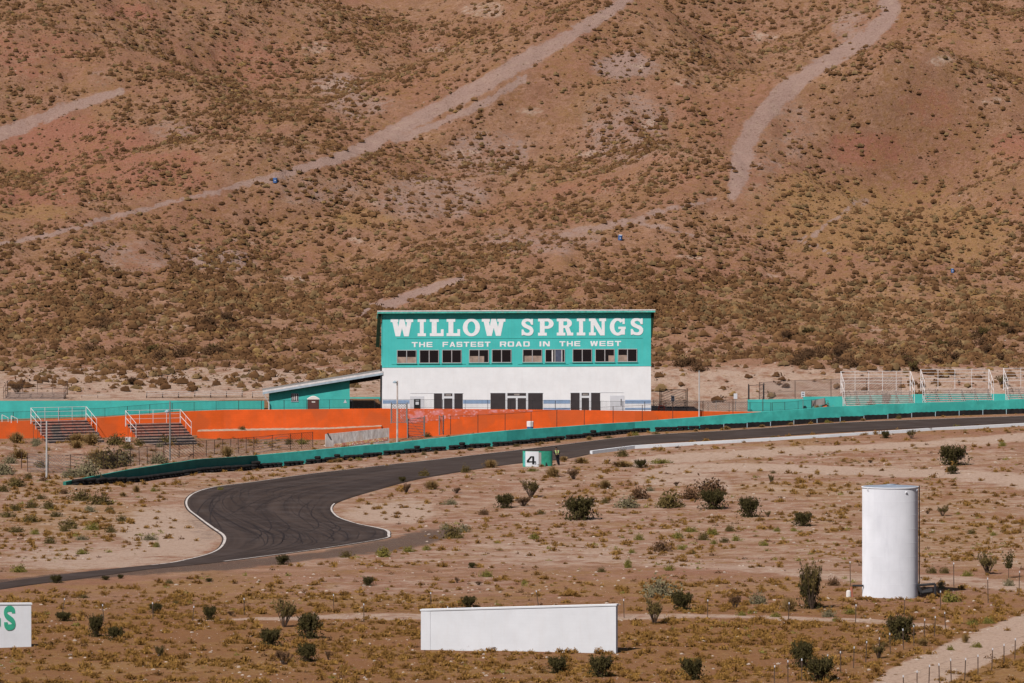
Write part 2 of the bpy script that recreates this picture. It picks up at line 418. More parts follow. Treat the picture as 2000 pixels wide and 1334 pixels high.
# foliage
def foliage(name, a, b, hue=0.25):
    m, nb = newmat(name, 0.85, 0.15)
    t = nb.attr("tint"); oi = nb.node("ShaderNodeObjectInfo")
    c = nb.mix(t.outputs["Fac"], a, b)
    c = nb.mix(nb.rng(oi.outputs["Random"], 0, 1, 0, hue), c, tuple(x * 0.55 for x in a))
    nb.color(c)
    return m
foliage("creosote_leaf", (0.038, 0.031, 0.010), (0.11, 0.085, 0.028), 0.2)
foliage("olive_leaf", (0.085, 0.056, 0.018), (0.22, 0.16, 0.055))
foliage("brown_twig_leaf", (0.085, 0.038, 0.018), (0.23, 0.13, 0.065))
foliage("straw_leaf", (0.21, 0.115, 0.038), (0.42, 0.27, 0.11))
foliage("yellow_leaf", (0.15, 0.12, 0.020), (0.33, 0.28, 0.07))
foliage("pale_sage_leaf", (0.17, 0.135, 0.075), (0.33, 0.28, 0.16))
foliage("scrub_leaf", (0.066, 0.027, 0.011), (0.225, 0.118, 0.050), 0.0)
foliage("hill_olive_leaf", (0.085, 0.048, 0.020), (0.27, 0.172, 0.08), 0.0)
foliage("tuft_leaf", (0.17, 0.075, 0.020), (0.42, 0.235, 0.060), 0.0)
paint("twig_wood", (0.09, 0.055, 0.038), 0.3, 5)
paint("rock", (0.24, 0.145, 0.11), 0.3, 0.9, dirt=0.4, dirtcol=(0.12, 0.07, 0.05), bump=0.8)
paint("pale_rock", (0.50, 0.40, 0.33), 0.2, 2.0, bump=0.6)

# ---------------------------------------------------------------- mesh builder
class MB:
    def __init__(s): s.v = []; s.f = []; s.m = []
    def add(s, vs, fs, mi=0):
        o = len(s.v); s.v += [tuple(v) for v in vs]; s.f += [tuple(o + i for i in f) for f in fs]; s.m += [mi] * len(fs)
        return s
    def box(s, x0, x1, y0, y1, z0, z1, M=None, mi=0):
        vs = [(x, y, z) for z in (z0, z1) for y in (y0, y1) for x in (x0, x1)]
        if M is not None: vs = [M @ Vector(v) for v in vs]
        return s.add(vs, [(0, 2, 3, 1), (4, 5, 7, 6), (0, 1, 5, 4), (2, 6, 7, 3), (0, 4, 6, 2), (1, 3, 7, 5)], mi)
    def tube(s, p, q, r, r2=None, n=6, mi=0, cap=True):
        p = Vector(p); q = Vector(q); r2 = r if r2 is None else r2
        d = (q - p)
        if d.length < 1e-6: return s
        d.normalize(); a = d.orthogonal().normalized(); b = d.cross(a)
        vs = [p + (a * math.cos(t) + b * math.sin(t)) * r for t in [2 * math.pi * i / n for i in range(n)]]
        vs += [q + (a * math.cos(t) + b * math.sin(t)) * r2 for t in [2 * math.pi * i / n for i in range(n)]]
        fs = [(i, (i + 1) % n, n + (i + 1) % n, n + i) for i in range(n)]
        if cap: fs += [tuple(range(n - 1, -1, -1)), tuple(range(n, 2 * n))]
        return s.add(vs, fs, mi)
    def path(s, pts, r, n=5, mi=0):
        for a, b in zip(pts[:-1], pts[1:]): s.tube(a, b, r, n=n, mi=mi)
        return s
    def lathe(s, prof, n=24, c=(0, 0, 0), mi=0, cap=True):
        k = len(prof); vs = []
        for r, z in prof:
            for i in range(n):
                t = 2 * math.pi * i / n
                vs.append((c[0] + r * math.cos(t), c[1] + r * math.sin(t), c[2] + z))
        fs = [(j * n + i, j * n + (i + 1) % n, (j + 1) * n + (i + 1) % n, (j + 1) * n + i) for j in range(k - 1) for i in range(n)]
        if cap: fs += [tuple(range(n - 1, -1, -1)), tuple((k - 1) * n + i for i in range(n))]
        return s.add(vs, fs, mi)
    def prism(s, poly, fn0, fn1, mi=0):      # poly in 2D, fn0 / fn1 map 2D -> 3D (back and front)
        n = len(poly)
        vs = [fn0(*p) for p in poly] + [fn1(*p) for p in poly]
        fs = [tuple(range(n - 1, -1, -1)), tuple(range(n, 2 * n))] + [(i, (i + 1) % n, n + (i + 1) % n, n + i) for i in range(n)]
        return s.add(vs, fs, mi)
    def build(s, name, mats, parent=None, world=False, smooth=False, loc=None):
        me = bpy.data.meshes.new(name)
        off = Vector((0, 0, 0))
        if world and parent is not None: off = parent.location
        if loc is not None: off = Vector(loc)
        me.from_pydata([tuple(Vector(v) - off) for v in s.v], [], s.f)
        for mm in (mats if isinstance(mats, (list, tuple)) else [mats]): me.materials.append(MATS[mm])
        if len(me.materials) > 1: me.polygons.foreach_set("material_index", s.m)
        bm = bmesh.new(); bm.from_mesh(me); bmesh.ops.recalc_face_normals(bm, faces=bm.faces); bm.to_mesh(me); bm.free()
        if smooth: me.polygons.foreach_set("use_smooth", [True] * len(me.polygons))
        me.update()
        o = bpy.data.objects.new(name, me); COL.objects.link(o)
        if parent is not None: o.parent = parent
        elif loc is not None: o.location = loc
        return o
def tag(o, label=None, cat=None, group=None, kind=None):
    if label: o["label"] = label
    if cat: o["category"] = cat
    if group: o["group"] = group
    if kind: o["kind"] = kind
    return o
def thing(name, label, cat, loc, rz=0.0, group=None):
    o = bpy.data.objects.new(name, None); COL.objects.link(o)
    o.empty_display_size = 0.3
    o.location = loc; o.rotation_euler = (0, 0, rz)
    return tag(o, label, cat, group)
def copy_tree(o, parent=None, loc=None, rz=None, scale=None):
    c = o.copy(); COL.objects.link(c); c.parent = parent
    if loc is not None: c.location = loc
    if rz is not None: c.rotation_euler = (0, 0, rz)
    if scale is not None: c.scale = scale
    for ch in CH.get(o, list(o.children)): copy_tree(ch, c)
    return c
CH = {}
# ---------------------------------------------------------------- ground sheet with its soils, trails and dirt roads
PXg, PYg = to_px(XX, np.maximum(YY, 60), ZZ)
wx = PXg + 22 * fbm(XX / 3, YY / 6, 2, 3) * 2; wy = PYg + 12 * fbm(XX / 3 + 40, YY / 6, 6, 3) * 2
def pline(pts, soft=0.5):            # soft mask of a band of varying width
    m = np.zeros(XX.shape)
    P = [(a[0], a[1]) for a in pts]; xs = [p[0] for p in P]; ys = [p[1] for p in P]
    mw = max(a[2] for a in pts)
    box = (PXg > min(xs) - 3 * mw - 20) & (PXg < max(xs) + 3 * mw + 20) & (PYg > min(ys) - 3 * mw - 20) & (PYg < max(ys) + 3 * mw + 20) & (YY > 320)
    X = (PXg + 0.25 * (wx - PXg) + 9 * fbm(XX / .9, YY / 1.6, 3, 3) * 2 * (YY > 640))[box]; Y = (PYg + 0.25 * (wy - PYg) + 7 * fbm(XX / .9 + 9, YY / 1.6, 8, 3) * 2 * (YY > 640))[box]
    best = np.zeros(X.shape)
    for a, b in zip(pts[:-1], pts[1:]):
        dx, dy = b[0] - a[0], b[1] - a[1]; L = dx * dx + dy * dy + 1e-9
        t = np.clip(((X - a[0]) * dx + (Y - a[1]) * dy) / L, 0, 1)
        w = (a[2] + (b[2] - a[2]) * t) / 2
        d = np.hypot(X - a[0] - t * dx, Y - a[1] - t * dy)
        best = np.maximum(best, 1 - sstep(1 - soft, 1 + soft, d / w))
    m[box] = best
    return m
def blob(cx, cy, rx, ry, k=1.0):
    d = np.hypot((wx - cx) / rx, (wy - cy) / ry)
    return k * (1 - sstep(0.55, 1.25, d)) * (YY > 320)
mx = np.maximum
hilltrail = pline([(1245, -15, 20), (1190, 22, 22), (1120, 65, 26), (1050, 105, 30), (960, 155, 28), (880, 200, 28), (800, 240, 30), (730, 278, 26), (650, 312, 18), (560, 338, 14),
                   (450, 366, 9), (330, 396, 8), (200, 430, 8), (100, 456, 8), (-20, 482, 9)])
hilltrail = mx(hilltrail, pline([(1030, 150, 12), (930, 208, 16), (850, 245, 14), (770, 275, 12)]) * 0.9)
trail2 = pline([(1735, -20, 44), (1738, 25, 36), (1705, 65, 34), (1650, 100, 28), (1600, 130, 32), (1540, 175, 36), (1495, 220, 34), (1462, 262, 36), (1452, 300, 42), (1445, 335, 38), (1432, 382, 20)])
trail2 = mx(trail2, mx(blob(1660, 45, 45, 38, .5), blob(1500, 325, 36, 20, .4)))
trail3 = mx(pline([(1400, 390, 7), (1310, 408, 8), (1240, 428, 14), (1160, 446, 18), (1090, 462, 8)]), pline([(1230, 430, 10), (1300, 445, 7), (1360, 462, 5)])) * .7
trail4 = mx(pline([(245, 178, 8), (190, 192, 18), (110, 220, 22), (50, 246, 24), (-20, 268, 24)]), blob(200, 150, 28, 22, .35))
trail5 = pline([(905, 543, 10), (830, 570, 18), (770, 588, 20), (700, 612, 12)])
trail6 = mx(pline([(1672, 388, 4), (1640, 425, 6), (1590, 455, 6), (1560, 470, 6), (1620, 492, 4)]), blob(1690, 395, 18, 8, .6))
road_lr = pline([(2120, 1190, 60), (2000, 1232, 62), (1900, 1272, 66), (1800, 1318, 72), (1740, 1352, 80)], 0.18)
path_fg = pline([(380, 1211, 3), (560, 1207, 7), (700, 1203, 12), (830, 1205, 14), (1000, 1208, 12), (1300, 1204, 10), (1500, 1205, 8), (1700, 1213, 9), (1850, 1226, 10)], 0.4)
path_md = 0.75 * pline([(1050, 1085, 10), (1250, 1098, 16), (1400, 1105, 18), (1560, 1118, 20), (1680, 1128, 22), (1850, 1134, 20), (2050, 1150, 24)], 0.5)
path_up = mx(pline([(1240, 903, 18), (1330, 895, 18), (1480, 885, 16), (1600, 878, 14), (1800, 868, 12), (2050, 850, 18)], 0.5),
             pline([(1300, 915, 14), (1500, 912, 18), (1700, 921, 18), (1850, 925, 18), (1950, 935, 26), (2060, 950, 40)], 0.5))
path_up = mx(path_up, pline([(1250, 935, 40), (1350, 930, 40), (1420, 950, 30)], 0.6) * 0.7)
bare_s = mx(blob(330, 1040, 110, 60, 0.85), mx(blob(760, 1000, 110, 28, .8), blob(1050, 1080, 260, 30, .5)))
bare_s = mx(bare_s, mx(blob(180, 1090, 200, 30, .7), blob(800, 1140, 300, 22, .35)))
trails = mx(mx(mx(hilltrail, trail2), mx(trail3, trail4)), mx(trail5, trail6))
pale = mx(mx(trails * 0.22, mx(road_lr, path_fg * 0.6)), mx(mx(path_md * .75, path_up * .95), bare_s))
red = mx(mx(blob(140, 290, 170, 75, .8), blob(60, 100, 130, 60, .5)), mx(blob(330, 315, 70, 22, .8), blob(1700, 290, 90, 40, .85)))
red = mx(red, mx(mx(blob(500, 120, 140, 60, .45), blob(250, 340, 200, 50, .6)), mx(blob(700, 330, 120, 30, .35), mx(blob(1150, 360, 120, 30, .4), blob(1300, 330, 120, 40, .35)))))
red = mx(red, mx(mx(blob(1815, 205, 70, 45, .5), blob(30, 380, 160, 30, .7)), mx(blob(1990, 290, 60, 30, .7), mx(blob(260, 25, 80, 20, .6), blob(1960, 420, 120, 40, .35)))))
yel = mx(mx(blob(1680, 430, 240, 80, .75), blob(1850, 455, 160, 70, .7)), mx(blob(1600, 380, 150, 45, .6), blob(700, 425, 80, 22, .7)))
yel = mx(yel, mx(mx(blob(900, 630, 260, 40, .4), blob(1700, 600, 420, 60, .5)), mx(blob(50, 415, 110, 20, .6), blob(1050, 340, 120, 40, .3))))
yel = mx(yel, mx(mx(blob(1500, 1060, 230, 30, .35), blob(1900, 1060, 180, 60, .55)), mx(blob(350, 1150, 260, 14, .6), blob(1600, 955, 230, 18, .65))))
yel = mx(yel, mx(mx(blob(150, 1010, 190, 45, .75), blob(100, 950, 150, 20, .6)), mx(mx(blob(480, 945, 160, 10, .5), blob(1350, 960, 260, 16, .5)), mx(blob(1250, 1150, 400, 18, .5), blob(1600, 1020, 300, 30, .4)))))
yel = mx(yel, mx(mx(blob(700, 1170, 400, 12, .6), blob(350, 1300, 300, 14, .6)), blob(1000, 1310, 300, 14, .55)))
yel = mx(yel, mx(blob(1900, 1320, 200, 60, .6), mx(blob(1780, 980, 240, 30, .5), blob(1500, 872, 160, 6, .6))))
brn = 0.85 * sstep(1120, 1230, PYg) * (YY > 300) * (YY < 470)
brn = mx(brn, 0.55 * sstep(640, 560, PYg) * (YY > 690) * 0.6)
brn = mx(brn, mx(blob(1830, 1010, 220, 70, .6), blob(1450, 1010, 160, 40, .3))) * (1 - 0.75 * pale)
dark = mx(pline([(-60, 1146, 14), (90, 1131, 15), (280, 1114, 16), (450, 1105, 16), (620, 1085, 16), (760, 1066, 26), (830, 1050, 32), (895, 1038, 14)], 0.6), 0.0) * 0.85
dark = mx(dark, 0.35 * blob(395, 1015, 40, 50))
grey = mx(mx(blob(1225, 130, 70, 30, .8), blob(1220, 250, 110, 90, .45)), mx(mx(blob(700, 205, 90, 30, .5), blob(330, 255, 70, 30, .4)), mx(blob(440, 510, 70, 26, .7), blob(840, 385, 140, 55, .5))))
grey = mx(grey, trails * 1.0)
grey = mx(grey, mx(mx(blob(620, 370, 120, 40, .4), blob(950, 300, 110, 60, .45)), mx(blob(1050, 470, 160, 30, .45), mx(blob(250, 500, 160, 40, .4), blob(1550, 250, 60, 90, .35)))))
grey = mx(grey, mx(mx(blob(560, 290, 90, 30, .3), blob(1480, 300, 60, 120, .3)), mx(blob(400, 505, 40, 14, 1.0), blob(660, 165, 60, 22, .6))))
pale = mx(pale, 0.38 * sstep(835, 880, PYg) * sstep(1150, 1090, PYg) * (YY < 640))
for q_ in [(655, 165, 45, 12), (620, 95, 40, 18), (725, 392, 34, 10), (400, 500, 36, 12), (470, 470, 40, 8), (690, 470, 26, 8), (385, 485, 18, 9), (1490, 70, 50, 14), (1040, 215, 30, 10), (1330, 165, 30, 10), (1240, 130, 24, 10), (940, 20, 60, 18), (850, 95, 30, 10), (1160, 300, 40, 8), (1260, 240, 20, 10), (580, 545, 40, 6), (330, 640, 60, 6), (1500, 540, 60, 6), (1350, 500, 40, 6), (1840, 120, 50, 12), (1950, 200, 40, 10), (150, 520, 30, 8), (1700, 640, 60, 5), (900, 300, 40, 8)]:
    pale = mx(pale, blob(*q_, .42))
pale = mx(pale, 0.60 * (YY > 640) * (YY < 705) * sstep(700, 730, PYg))
# kerbside gravel verge between track and barrier stays as it is
M1 = np.stack([pale, red, yel], -1); M2 = np.stack([brn, dark, grey], -1)

m, nb = newmat("desert_soil", 0.95, 0.1)
a1 = nb.attr("soil_a"); a2 = nb.attr("soil_b")
s1 = nb.node("ShaderNodeSeparateColor"); s2 = nb.node("ShaderNodeSeparateColor")
nb.l.new(a1.outputs["Color"], s1.inputs[0]); nb.l.new(a2.outputs["Color"], s2.inputs[0])
n0 = nb.noise(0.06, 5, 0.6); n1 = nb.noise(0.35, 6, 0.62); n2 = nb.noise(1.6, 6, 0.7); n3 = nb.noise(7.0, 4, 0.7)
c = nb.mix(nb.rng(n1, 0.35, 0.65), (0.232, 0.120, 0.073), (0.370, 0.217, 0.143))
c = nb.mix(nb.rng(n0, 0.38, 0.62, 0, 0.7), c, (0.265, 0.120, 0.076))
n4 = nb.noise(0.9, 5, 0.7)
c = nb.mix(nb.rng(n4, 0.48, 0.66, 0, 0.6), c, (0.17, 0.090, 0.050))
wob = nb.math('ADD', nb.math('ADD', nb.math('MULTIPLY', nb.math('SUBTRACT', n1, 0.5), 1.3), nb.math('MULTIPLY', nb.math('SUBTRACT', n4, 0.5), 1.5)), nb.math('MULTIPLY', nb.math('SUBTRACT', n2, 0.5), 1.0))
def layer(c, f, col, lo, hi, k=1.0):
    v = nb.rng(nb.math('ADD', f, wob), 0.25, 0.65)
    g = nb.math('MULTIPLY', nb.math('MULTIPLY', v, nb.math('MINIMUM', nb.math('MULTIPLY', f, 2.5), 1.0)), k)
    return nb.mix(g, c, col)
c = layer(c, s2.outputs[0], (0.215, 0.098, 0.040), 0.35, 0.6, .9)
c = layer(c, s1.outputs[1], (0.29, 0.118, 0.078), 0.3, 0.65, 0.8)
c = layer(c, s1.outputs[2], (0.29, 0.165, 0.068), 0.35, 0.6, .7)
c = layer(c, s2.outputs[2], (0.31, 0.21, 0.178), 0.3, 0.6, .85)
c = layer(c, s1.outputs[0], (0.43, 0.312, 0.243), 0.2, 0.5, .9)
c = layer(c, s2.outputs[1], (0.10, 0.068, 0.055), 0.2, 0.5, .9)
n5 = nb.noise(1.35, 8, 0.78); n6 = nb.noise(0.16, 4, 0.6)
gr = nb.rng(nb.math('ADD', nb.math('ADD', n5, nb.math('MULTIPLY', n6, 0.60)), nb.math('MULTIPLY', s1.outputs[0], -0.13)), 0.785, 0.87, 0, 0.8)
gr = nb.math('MULTIPLY', nb.math('MULTIPLY', gr, nb.rng(s2.outputs[1], 0, 0.6, 1, 0)), nb.rng(s2.outputs[2], 0.2, 0.8, 1, 0))
spy = nb.node('ShaderNodeSeparateXYZ'); nb.l.new(nb.pos(), spy.inputs[0])
gr = nb.math('MULTIPLY', gr, nb.rng(spy.outputs[1], 645, 670, 1, 0.55))
c = nb.mix(gr, c, nb.mix(nb.rng(n4, .35, .65), (0.20, 0.092, 0.038), (0.295, 0.172, 0.064)))
c = nb.mix(nb.rng(n2, 0.52, 0.75, 0, 0.45), c, (0.17, 0.088, 0.048))
n7 = nb.noise(3.2, 5, 0.8)
c = nb.mix(nb.rng(n7, 0.54, 0.64, 0, 0.55), c, (0.13, 0.068, 0.038))
c = nb.mix(nb.rng(n7, 0.42, 0.33, 0, 0.35), c, (0.47, 0.33, 0.25))
c = nb.mix(nb.rng(n3, 0.60, 0.68, 0, 0.55), c, (0.54, 0.41, 0.32))
c = nb.mix(nb.rng(n3, 0.40, 0.30, 0, 0.6), c, (0.17, 0.10, 0.07))
nb.color(c)
nb.bump(nb.math('ADD', nb.math('MULTIPLY', n2, 0.8), nb.math('MULTIPLY', n3, 0.25)), 0.9, 0.42)

nx, ny = len(GX), len(GY)
I, J = np.meshgrid(np.arange(nx - 1), np.arange(ny - 1), indexing='ij')
quad = np.stack([I * ny + J, (I + 1) * ny + J, (I + 1) * ny + J + 1, I * ny + J + 1], -1).reshape(-1, 4)
def cell(a): return (0.25 * (a[:-1, :-1] + a[1:, :-1] + a[:-1, 1:] + a[1:, 1:])).ravel()
cy = cell(YY); cxx = cell(XX)
kind = np.zeros(len(quad), int)                              # 0 ground
kind[(cy > 650)] = 1                                        # 1 hillside
kind[(cell(trails) > 0.5) & (cy > 650)] = 2                 # 2 dirt trail
kind[(cell(road_lr) > 0.5)] = 3                             # 3 dirt road
kind[(cell(mx(path_fg, mx(path_md, path_up))) > 0.5) & (cy < 640)] = 4
ins = (cy > np.interp(cxx, OX, OY) + 0.5) & (cy < deckback(cxx)) & (cxx < 30) & (cxx > -90)
kind[ins] = 5
P3 = np.stack([XX, YY, ZZ], -1).reshape(-1, 3)
C1 = np.concatenate([M1.reshape(-1, 3), np.ones((nx * ny, 1))], 1); C2 = np.concatenate([M2.reshape(-1, 3), np.ones((nx * ny, 1))], 1)
def npmesh(name, V, F, mat, attrs=None, smooth=True):
    me = bpy.data.meshes.new(name)
    k = F.shape[1]
    me.vertices.add(len(V)); me.vertices.foreach_set("co", V.astype(np.float32).ravel())
    me.loops.add(F.size); me.loops.foreach_set("vertex_index", F.astype(np.int32).ravel())
    me.polygons.add(len(F)); me.polygons.foreach_set("loop_start", np.arange(0, F.size, k, dtype=np.int32))
    me.polygons.foreach_set("loop_total", np.full(len(F), k, np.int32))
    if smooth: me.polygons.foreach_set("use_smooth", np.ones(len(F), bool))
    me.materials.append(MATS[mat])
    for an, ty, arr in (attrs or []):
        at_ = me.attributes.new(an, ty, 'POINT')
        at_.data.foreach_set("color" if ty == 'FLOAT_COLOR' else "value", arr.astype(np.float32).ravel())
    me.update(calc_edges=True)
    o = bpy.data.objects.new(name, me); COL.objects.link(o)
    return o
for kk, nm in enumerate(["ground", "hillside", "dirt_trail", "dirt_road", "dirt_path", "terrace_pavement"]):
    Q = quad[kind == kk]
    if not len(Q): continue
    u, inv = np.unique(Q, return_inverse=True)
    o = npmesh(nm, P3[u], inv.reshape(-1, 4), "desert_soil", [("soil_a", 'FLOAT_COLOR', C1[u]), ("soil_b", 'FLOAT_COLOR', C2[u])])
    o["kind"] = "structure"

# ---------------------------------------------------------------- race track
def resample(pts, n):
    P = np.array(pts, float)
    # Catmull-Rom through the stations
    out = []
    m = len(P)
    for k in range(m - 1):
        p0 = P[max(k - 1, 0)]; p1 = P[k]; p2 = P[k + 1]; p3 = P[min(k + 2, m - 1)]
        for t in np.linspace(0, 1, n, endpoint=False):
            out.append(0.5 * ((2 * p1) + (-p0 + p2) * t + (2 * p0 - 5 * p1 + 4 * p2 - p3) * t * t + (-p0 + 3 * p1 - 3 * p2 + p3) * t ** 3))
    out.append(P[-1]); return np.array(out)
RL = resample([p[:2] for p in ROAD_L], 8); RR = resample([p[:2] for p in ROAD_R], 8)
NU = 16
SS = np.concatenate([[0], np.cumsum(np.hypot(*np.diff((RL + RR) / 2, axis=0).T))])
us = np.linspace(0, 1, NU + 1)
RG = RL[:, None, :] * (1 - us[None, :, None]) + RR[:, None, :] * us[None, :, None]
RZ = tA(RG[..., 0], RG[..., 1]) + 0.13 * fbm(RG[..., 0] / 22, RG[..., 1] / 22, 4, 3) * 0 + 0.05
def road_pt(si, u, dz=0.0):
    si = np.clip(si, 0, len(RL) - 1.001); a = int(si); t = si - a
    ui = np.clip(u * NU, 0, NU - 1e-3); b = int(ui); w = ui - b
    def g(arr): return (arr[a, b] * (1 - t) + arr[a + 1, b] * t) * (1 - w) + (arr[a, b + 1] * (1 - t) + arr[a + 1, b + 1] * t) * w
    p = g(RG); return (p[0], p[1], float(g(RZ)) + dz)
# keep the soil below the asphalt
V = np.concatenate([RG, RZ[..., None]], -1)
sk0 = V[:, :1].copy(); sk0[..., 2] -= 0.25; sk1 = V[:, -1:].copy(); sk1[..., 2] -= 0.25
V = np.concatenate([sk0, V, sk1], 1); k = V.shape[1]
I, J = np.meshgrid(np.arange(V.shape[0] - 1), np.arange(k - 1), indexing='ij')
F = np.stack([I * k + J, I * k + J + 1, (I + 1) * k + J + 1, (I + 1) * k + J], -1).reshape(-1, 4)
o = npmesh("road", V.reshape(-1, 3), F, "asphalt"); o["kind"] = "structure"
uvl = o.data.uv_layers.new(name="UVMap")
uu = np.concatenate([[0], us, [1]]); UV = np.stack(np.broadcast_arrays(uu[None, :], SS[:, None]), -1).reshape(-1, 2)
uvl.data.foreach_set("uv", UV[F.ravel()].astype(np.float32).ravel())
def strip(name, mat, items, dz):          # items: list of (si list, u list, halfwidth in u)
    mb = MB()
    for sis, uc, hw in items:
        pts = []
        for s_, u_, h_ in zip(sis, uc, hw): pts += [road_pt(s_, u_ - h_, dz), road_pt(s_, u_ + h_, dz)]
        mb.add(pts, [(2 * i, 2 * i + 1, 2 * i + 3, 2 * i + 2) for i in range(len(sis) - 1)])
    o = mb.build(name, mat); o["kind"] = "structure"; return o
def width(s_):
    a = road_pt(s_, 0); b = road_pt(s_, 1); return math.dist(a[:2], b[:2])
sL = np.arange(0, 24.3 * 8, 0.5)
items = [(sL, [0.14 / width(s_) + 0.008 for s_ in sL], [(0.12 if s_ > 60 else 0.10) / width(s_) for s_ in sL])]
sR = np.arange(12.5 * 8, 23.6 * 8, 0.5)
items.append((sR, [1 - 0.2 / width(s_) for s_ in sR], [0.13 / width(s_) for s_ in sR]))
strip("track_edge_line", "line_white", items, 0.009)
items = []
for i in range(46):
    s0 = random.uniform(9, 19) * 8; ln = random.uniform(20, 52)
    u0 = random.uniform(0.1, 0.85); du = random.uniform(-0.35, 0.35); ph = random.uniform(-.015, .015)
    ss = np.arange(s0, min(s0 + ln, 23.2 * 8), 0.5)
    for off in ((0, 1.5) if random.random() < .5 else (0,)):
        t = (ss - s0) / ln
        uc = [float(np.clip(u0 + du * q * q + ph * math.sin(3 * q) + off / width(s_), 0.04, 0.96)) for q, s_ in zip(t, ss)]
        items.append((ss, uc, [0.055 / width(s_) * math.sin(math.pi * min(max(q, 0.03), 0.97)) ** .5 for q, s_ in zip(t, ss)]))
strip("skid_marks", "skid_rubber", items, 0.005)

# ---------------------------------------------------------------- walls along polylines
def wall_poly(name, label, cat, pts, z0s, z1s, th, mat, mats=None, cap=None, seg_mat=None, parent=None):
    """pts: world XY list; a continuous wall of thickness th behind the line"""
    P = [Vector((p[0], p[1], 0)) for p in pts]; n = len(P)
    nrm = []
    for i in range(n):
        t = (P[min(i + 1, n - 1)] - P[max(i - 1, 0)]).normalized(); nrm.append(Vector((-t.y, t.x, 0)))
    mb = MB(); vs = []
    for i in range(n):
        q = P[i] + nrm[i] * th
        vs += [(P[i].x, P[i].y, z0s[i]), (P[i].x, P[i].y, z1s[i]), (q.x, q.y, z1s[i]), (q.x, q.y, z0s[i])]
    for i in range(n - 1):
        a = 4 * i; b = a + 4; mi = seg_mat[i] if seg_mat else 0
        mb.add([], [])
        mb.f += [(a, b, b + 1, a + 1), (a + 1, b + 1, b + 2, a + 2), (a + 2, b + 2, b + 3, a + 3)]; mb.m += [mi] * 3
    mb.v = vs; mb.f += [(0, 1, 2, 3), (4 * n - 4, 4 * n - 1, 4 * n - 2, 4 * n - 3)]; mb.m += [seg_mat[0] if seg_mat else 0, seg_mat[-1] if seg_mat else 0]
    loc = (pts[0][0], pts[0][1], min(z0s[0], z1s[0]))
    if parent is not None:
        return mb.build(name, mats or mat, parent, world=True)
    o = mb.build(name, mats or mat, loc=loc)
    return tag(o, label, cat)
bpts, bz0, bz1, bm_ = [], [], [], []
for i in range(len(BX) - 1):
    for t in np.linspace(0, 1, 6, endpoint=False):
        X = BX[i] * (1 - t) + BX[i + 1] * t; Y = BY[i] * (1 - t) + BY[i + 1] * t
        bpts.append((X, Y)); bz0.append((BZ0[i] * (1 - t) + BZ0[i + 1] * t) - 0.3); bz1.append(BZ1[i] * (1 - t) + BZ1[i + 1] * t + random.uniform(-.02, .02))
        bm_.append(1 if i < 3 else 0)  # first stretches get the paint with shade mixed in
bar_root = thing("track_barrier", "long turquoise wall curving along the outer edge of the track", "barrier wall", (bpts[0][0], bpts[0][1], bz0[0] + .3))
wall_poly("wall_panel", None, None, bpts, bz0, bz1, 0.3, None, ["barrier_turquoise", "barrier_shade"], seg_mat=bm_, parent=bar_root)
bar_root.children

# tyre bundles along the foot of the barrier
def torus_pts(mb, c, R, r, n=14, k=6, axis='z'):
    vs = []
    for i in range(n):
        t = 2 * math.pi * i / n
        for j in range(k):
            p = 2 * math.pi * j / k
            x = (R + r * math.cos(p)) * math.cos(t); y = (R + r * math.cos(p)) * math.sin(t); z = r * 1.15 * math.sin(p)
            vs.append((c[0] + x, c[1] + y, c[2] + z))
    fs = [(i * k + j, ((i + 1) % n) * k + j, ((i + 1) % n) * k + (j + 1) % k, i * k + (j + 1) % k) for i in range(n) for j in range(k)]
    mb.add(vs, fs)
tp = MB(); torus_pts(tp, (0, 0, 0.12), 0.22, 0.11)
tyre_mesh = tp.build("tire", "rubber", smooth=True); tyre_me = tyre_mesh.data; bpy.data.objects.remove(tyre_mesh)
seglen = np.hypot(np.diff(BX), np.diff(BY)); cum = np.concatenate([[0], np.cumsum(seglen)])
def bar_at(s):
    X = np.interp(s, cum, BX); Y = np.interp(s, cum, BY); i = min(max(int(np.searchsorted(cum, s) - 1), 0), len(BX) - 2)
    t = Vector((BX[i + 1] - BX[i], BY[i + 1] - BY[i], 0)).normalized()
    return Vector((X, Y, np.interp(s, cum, BZ0))), t, Vector((t.y, -t.x, 0))
s_ = 1.0; nb_ = 0
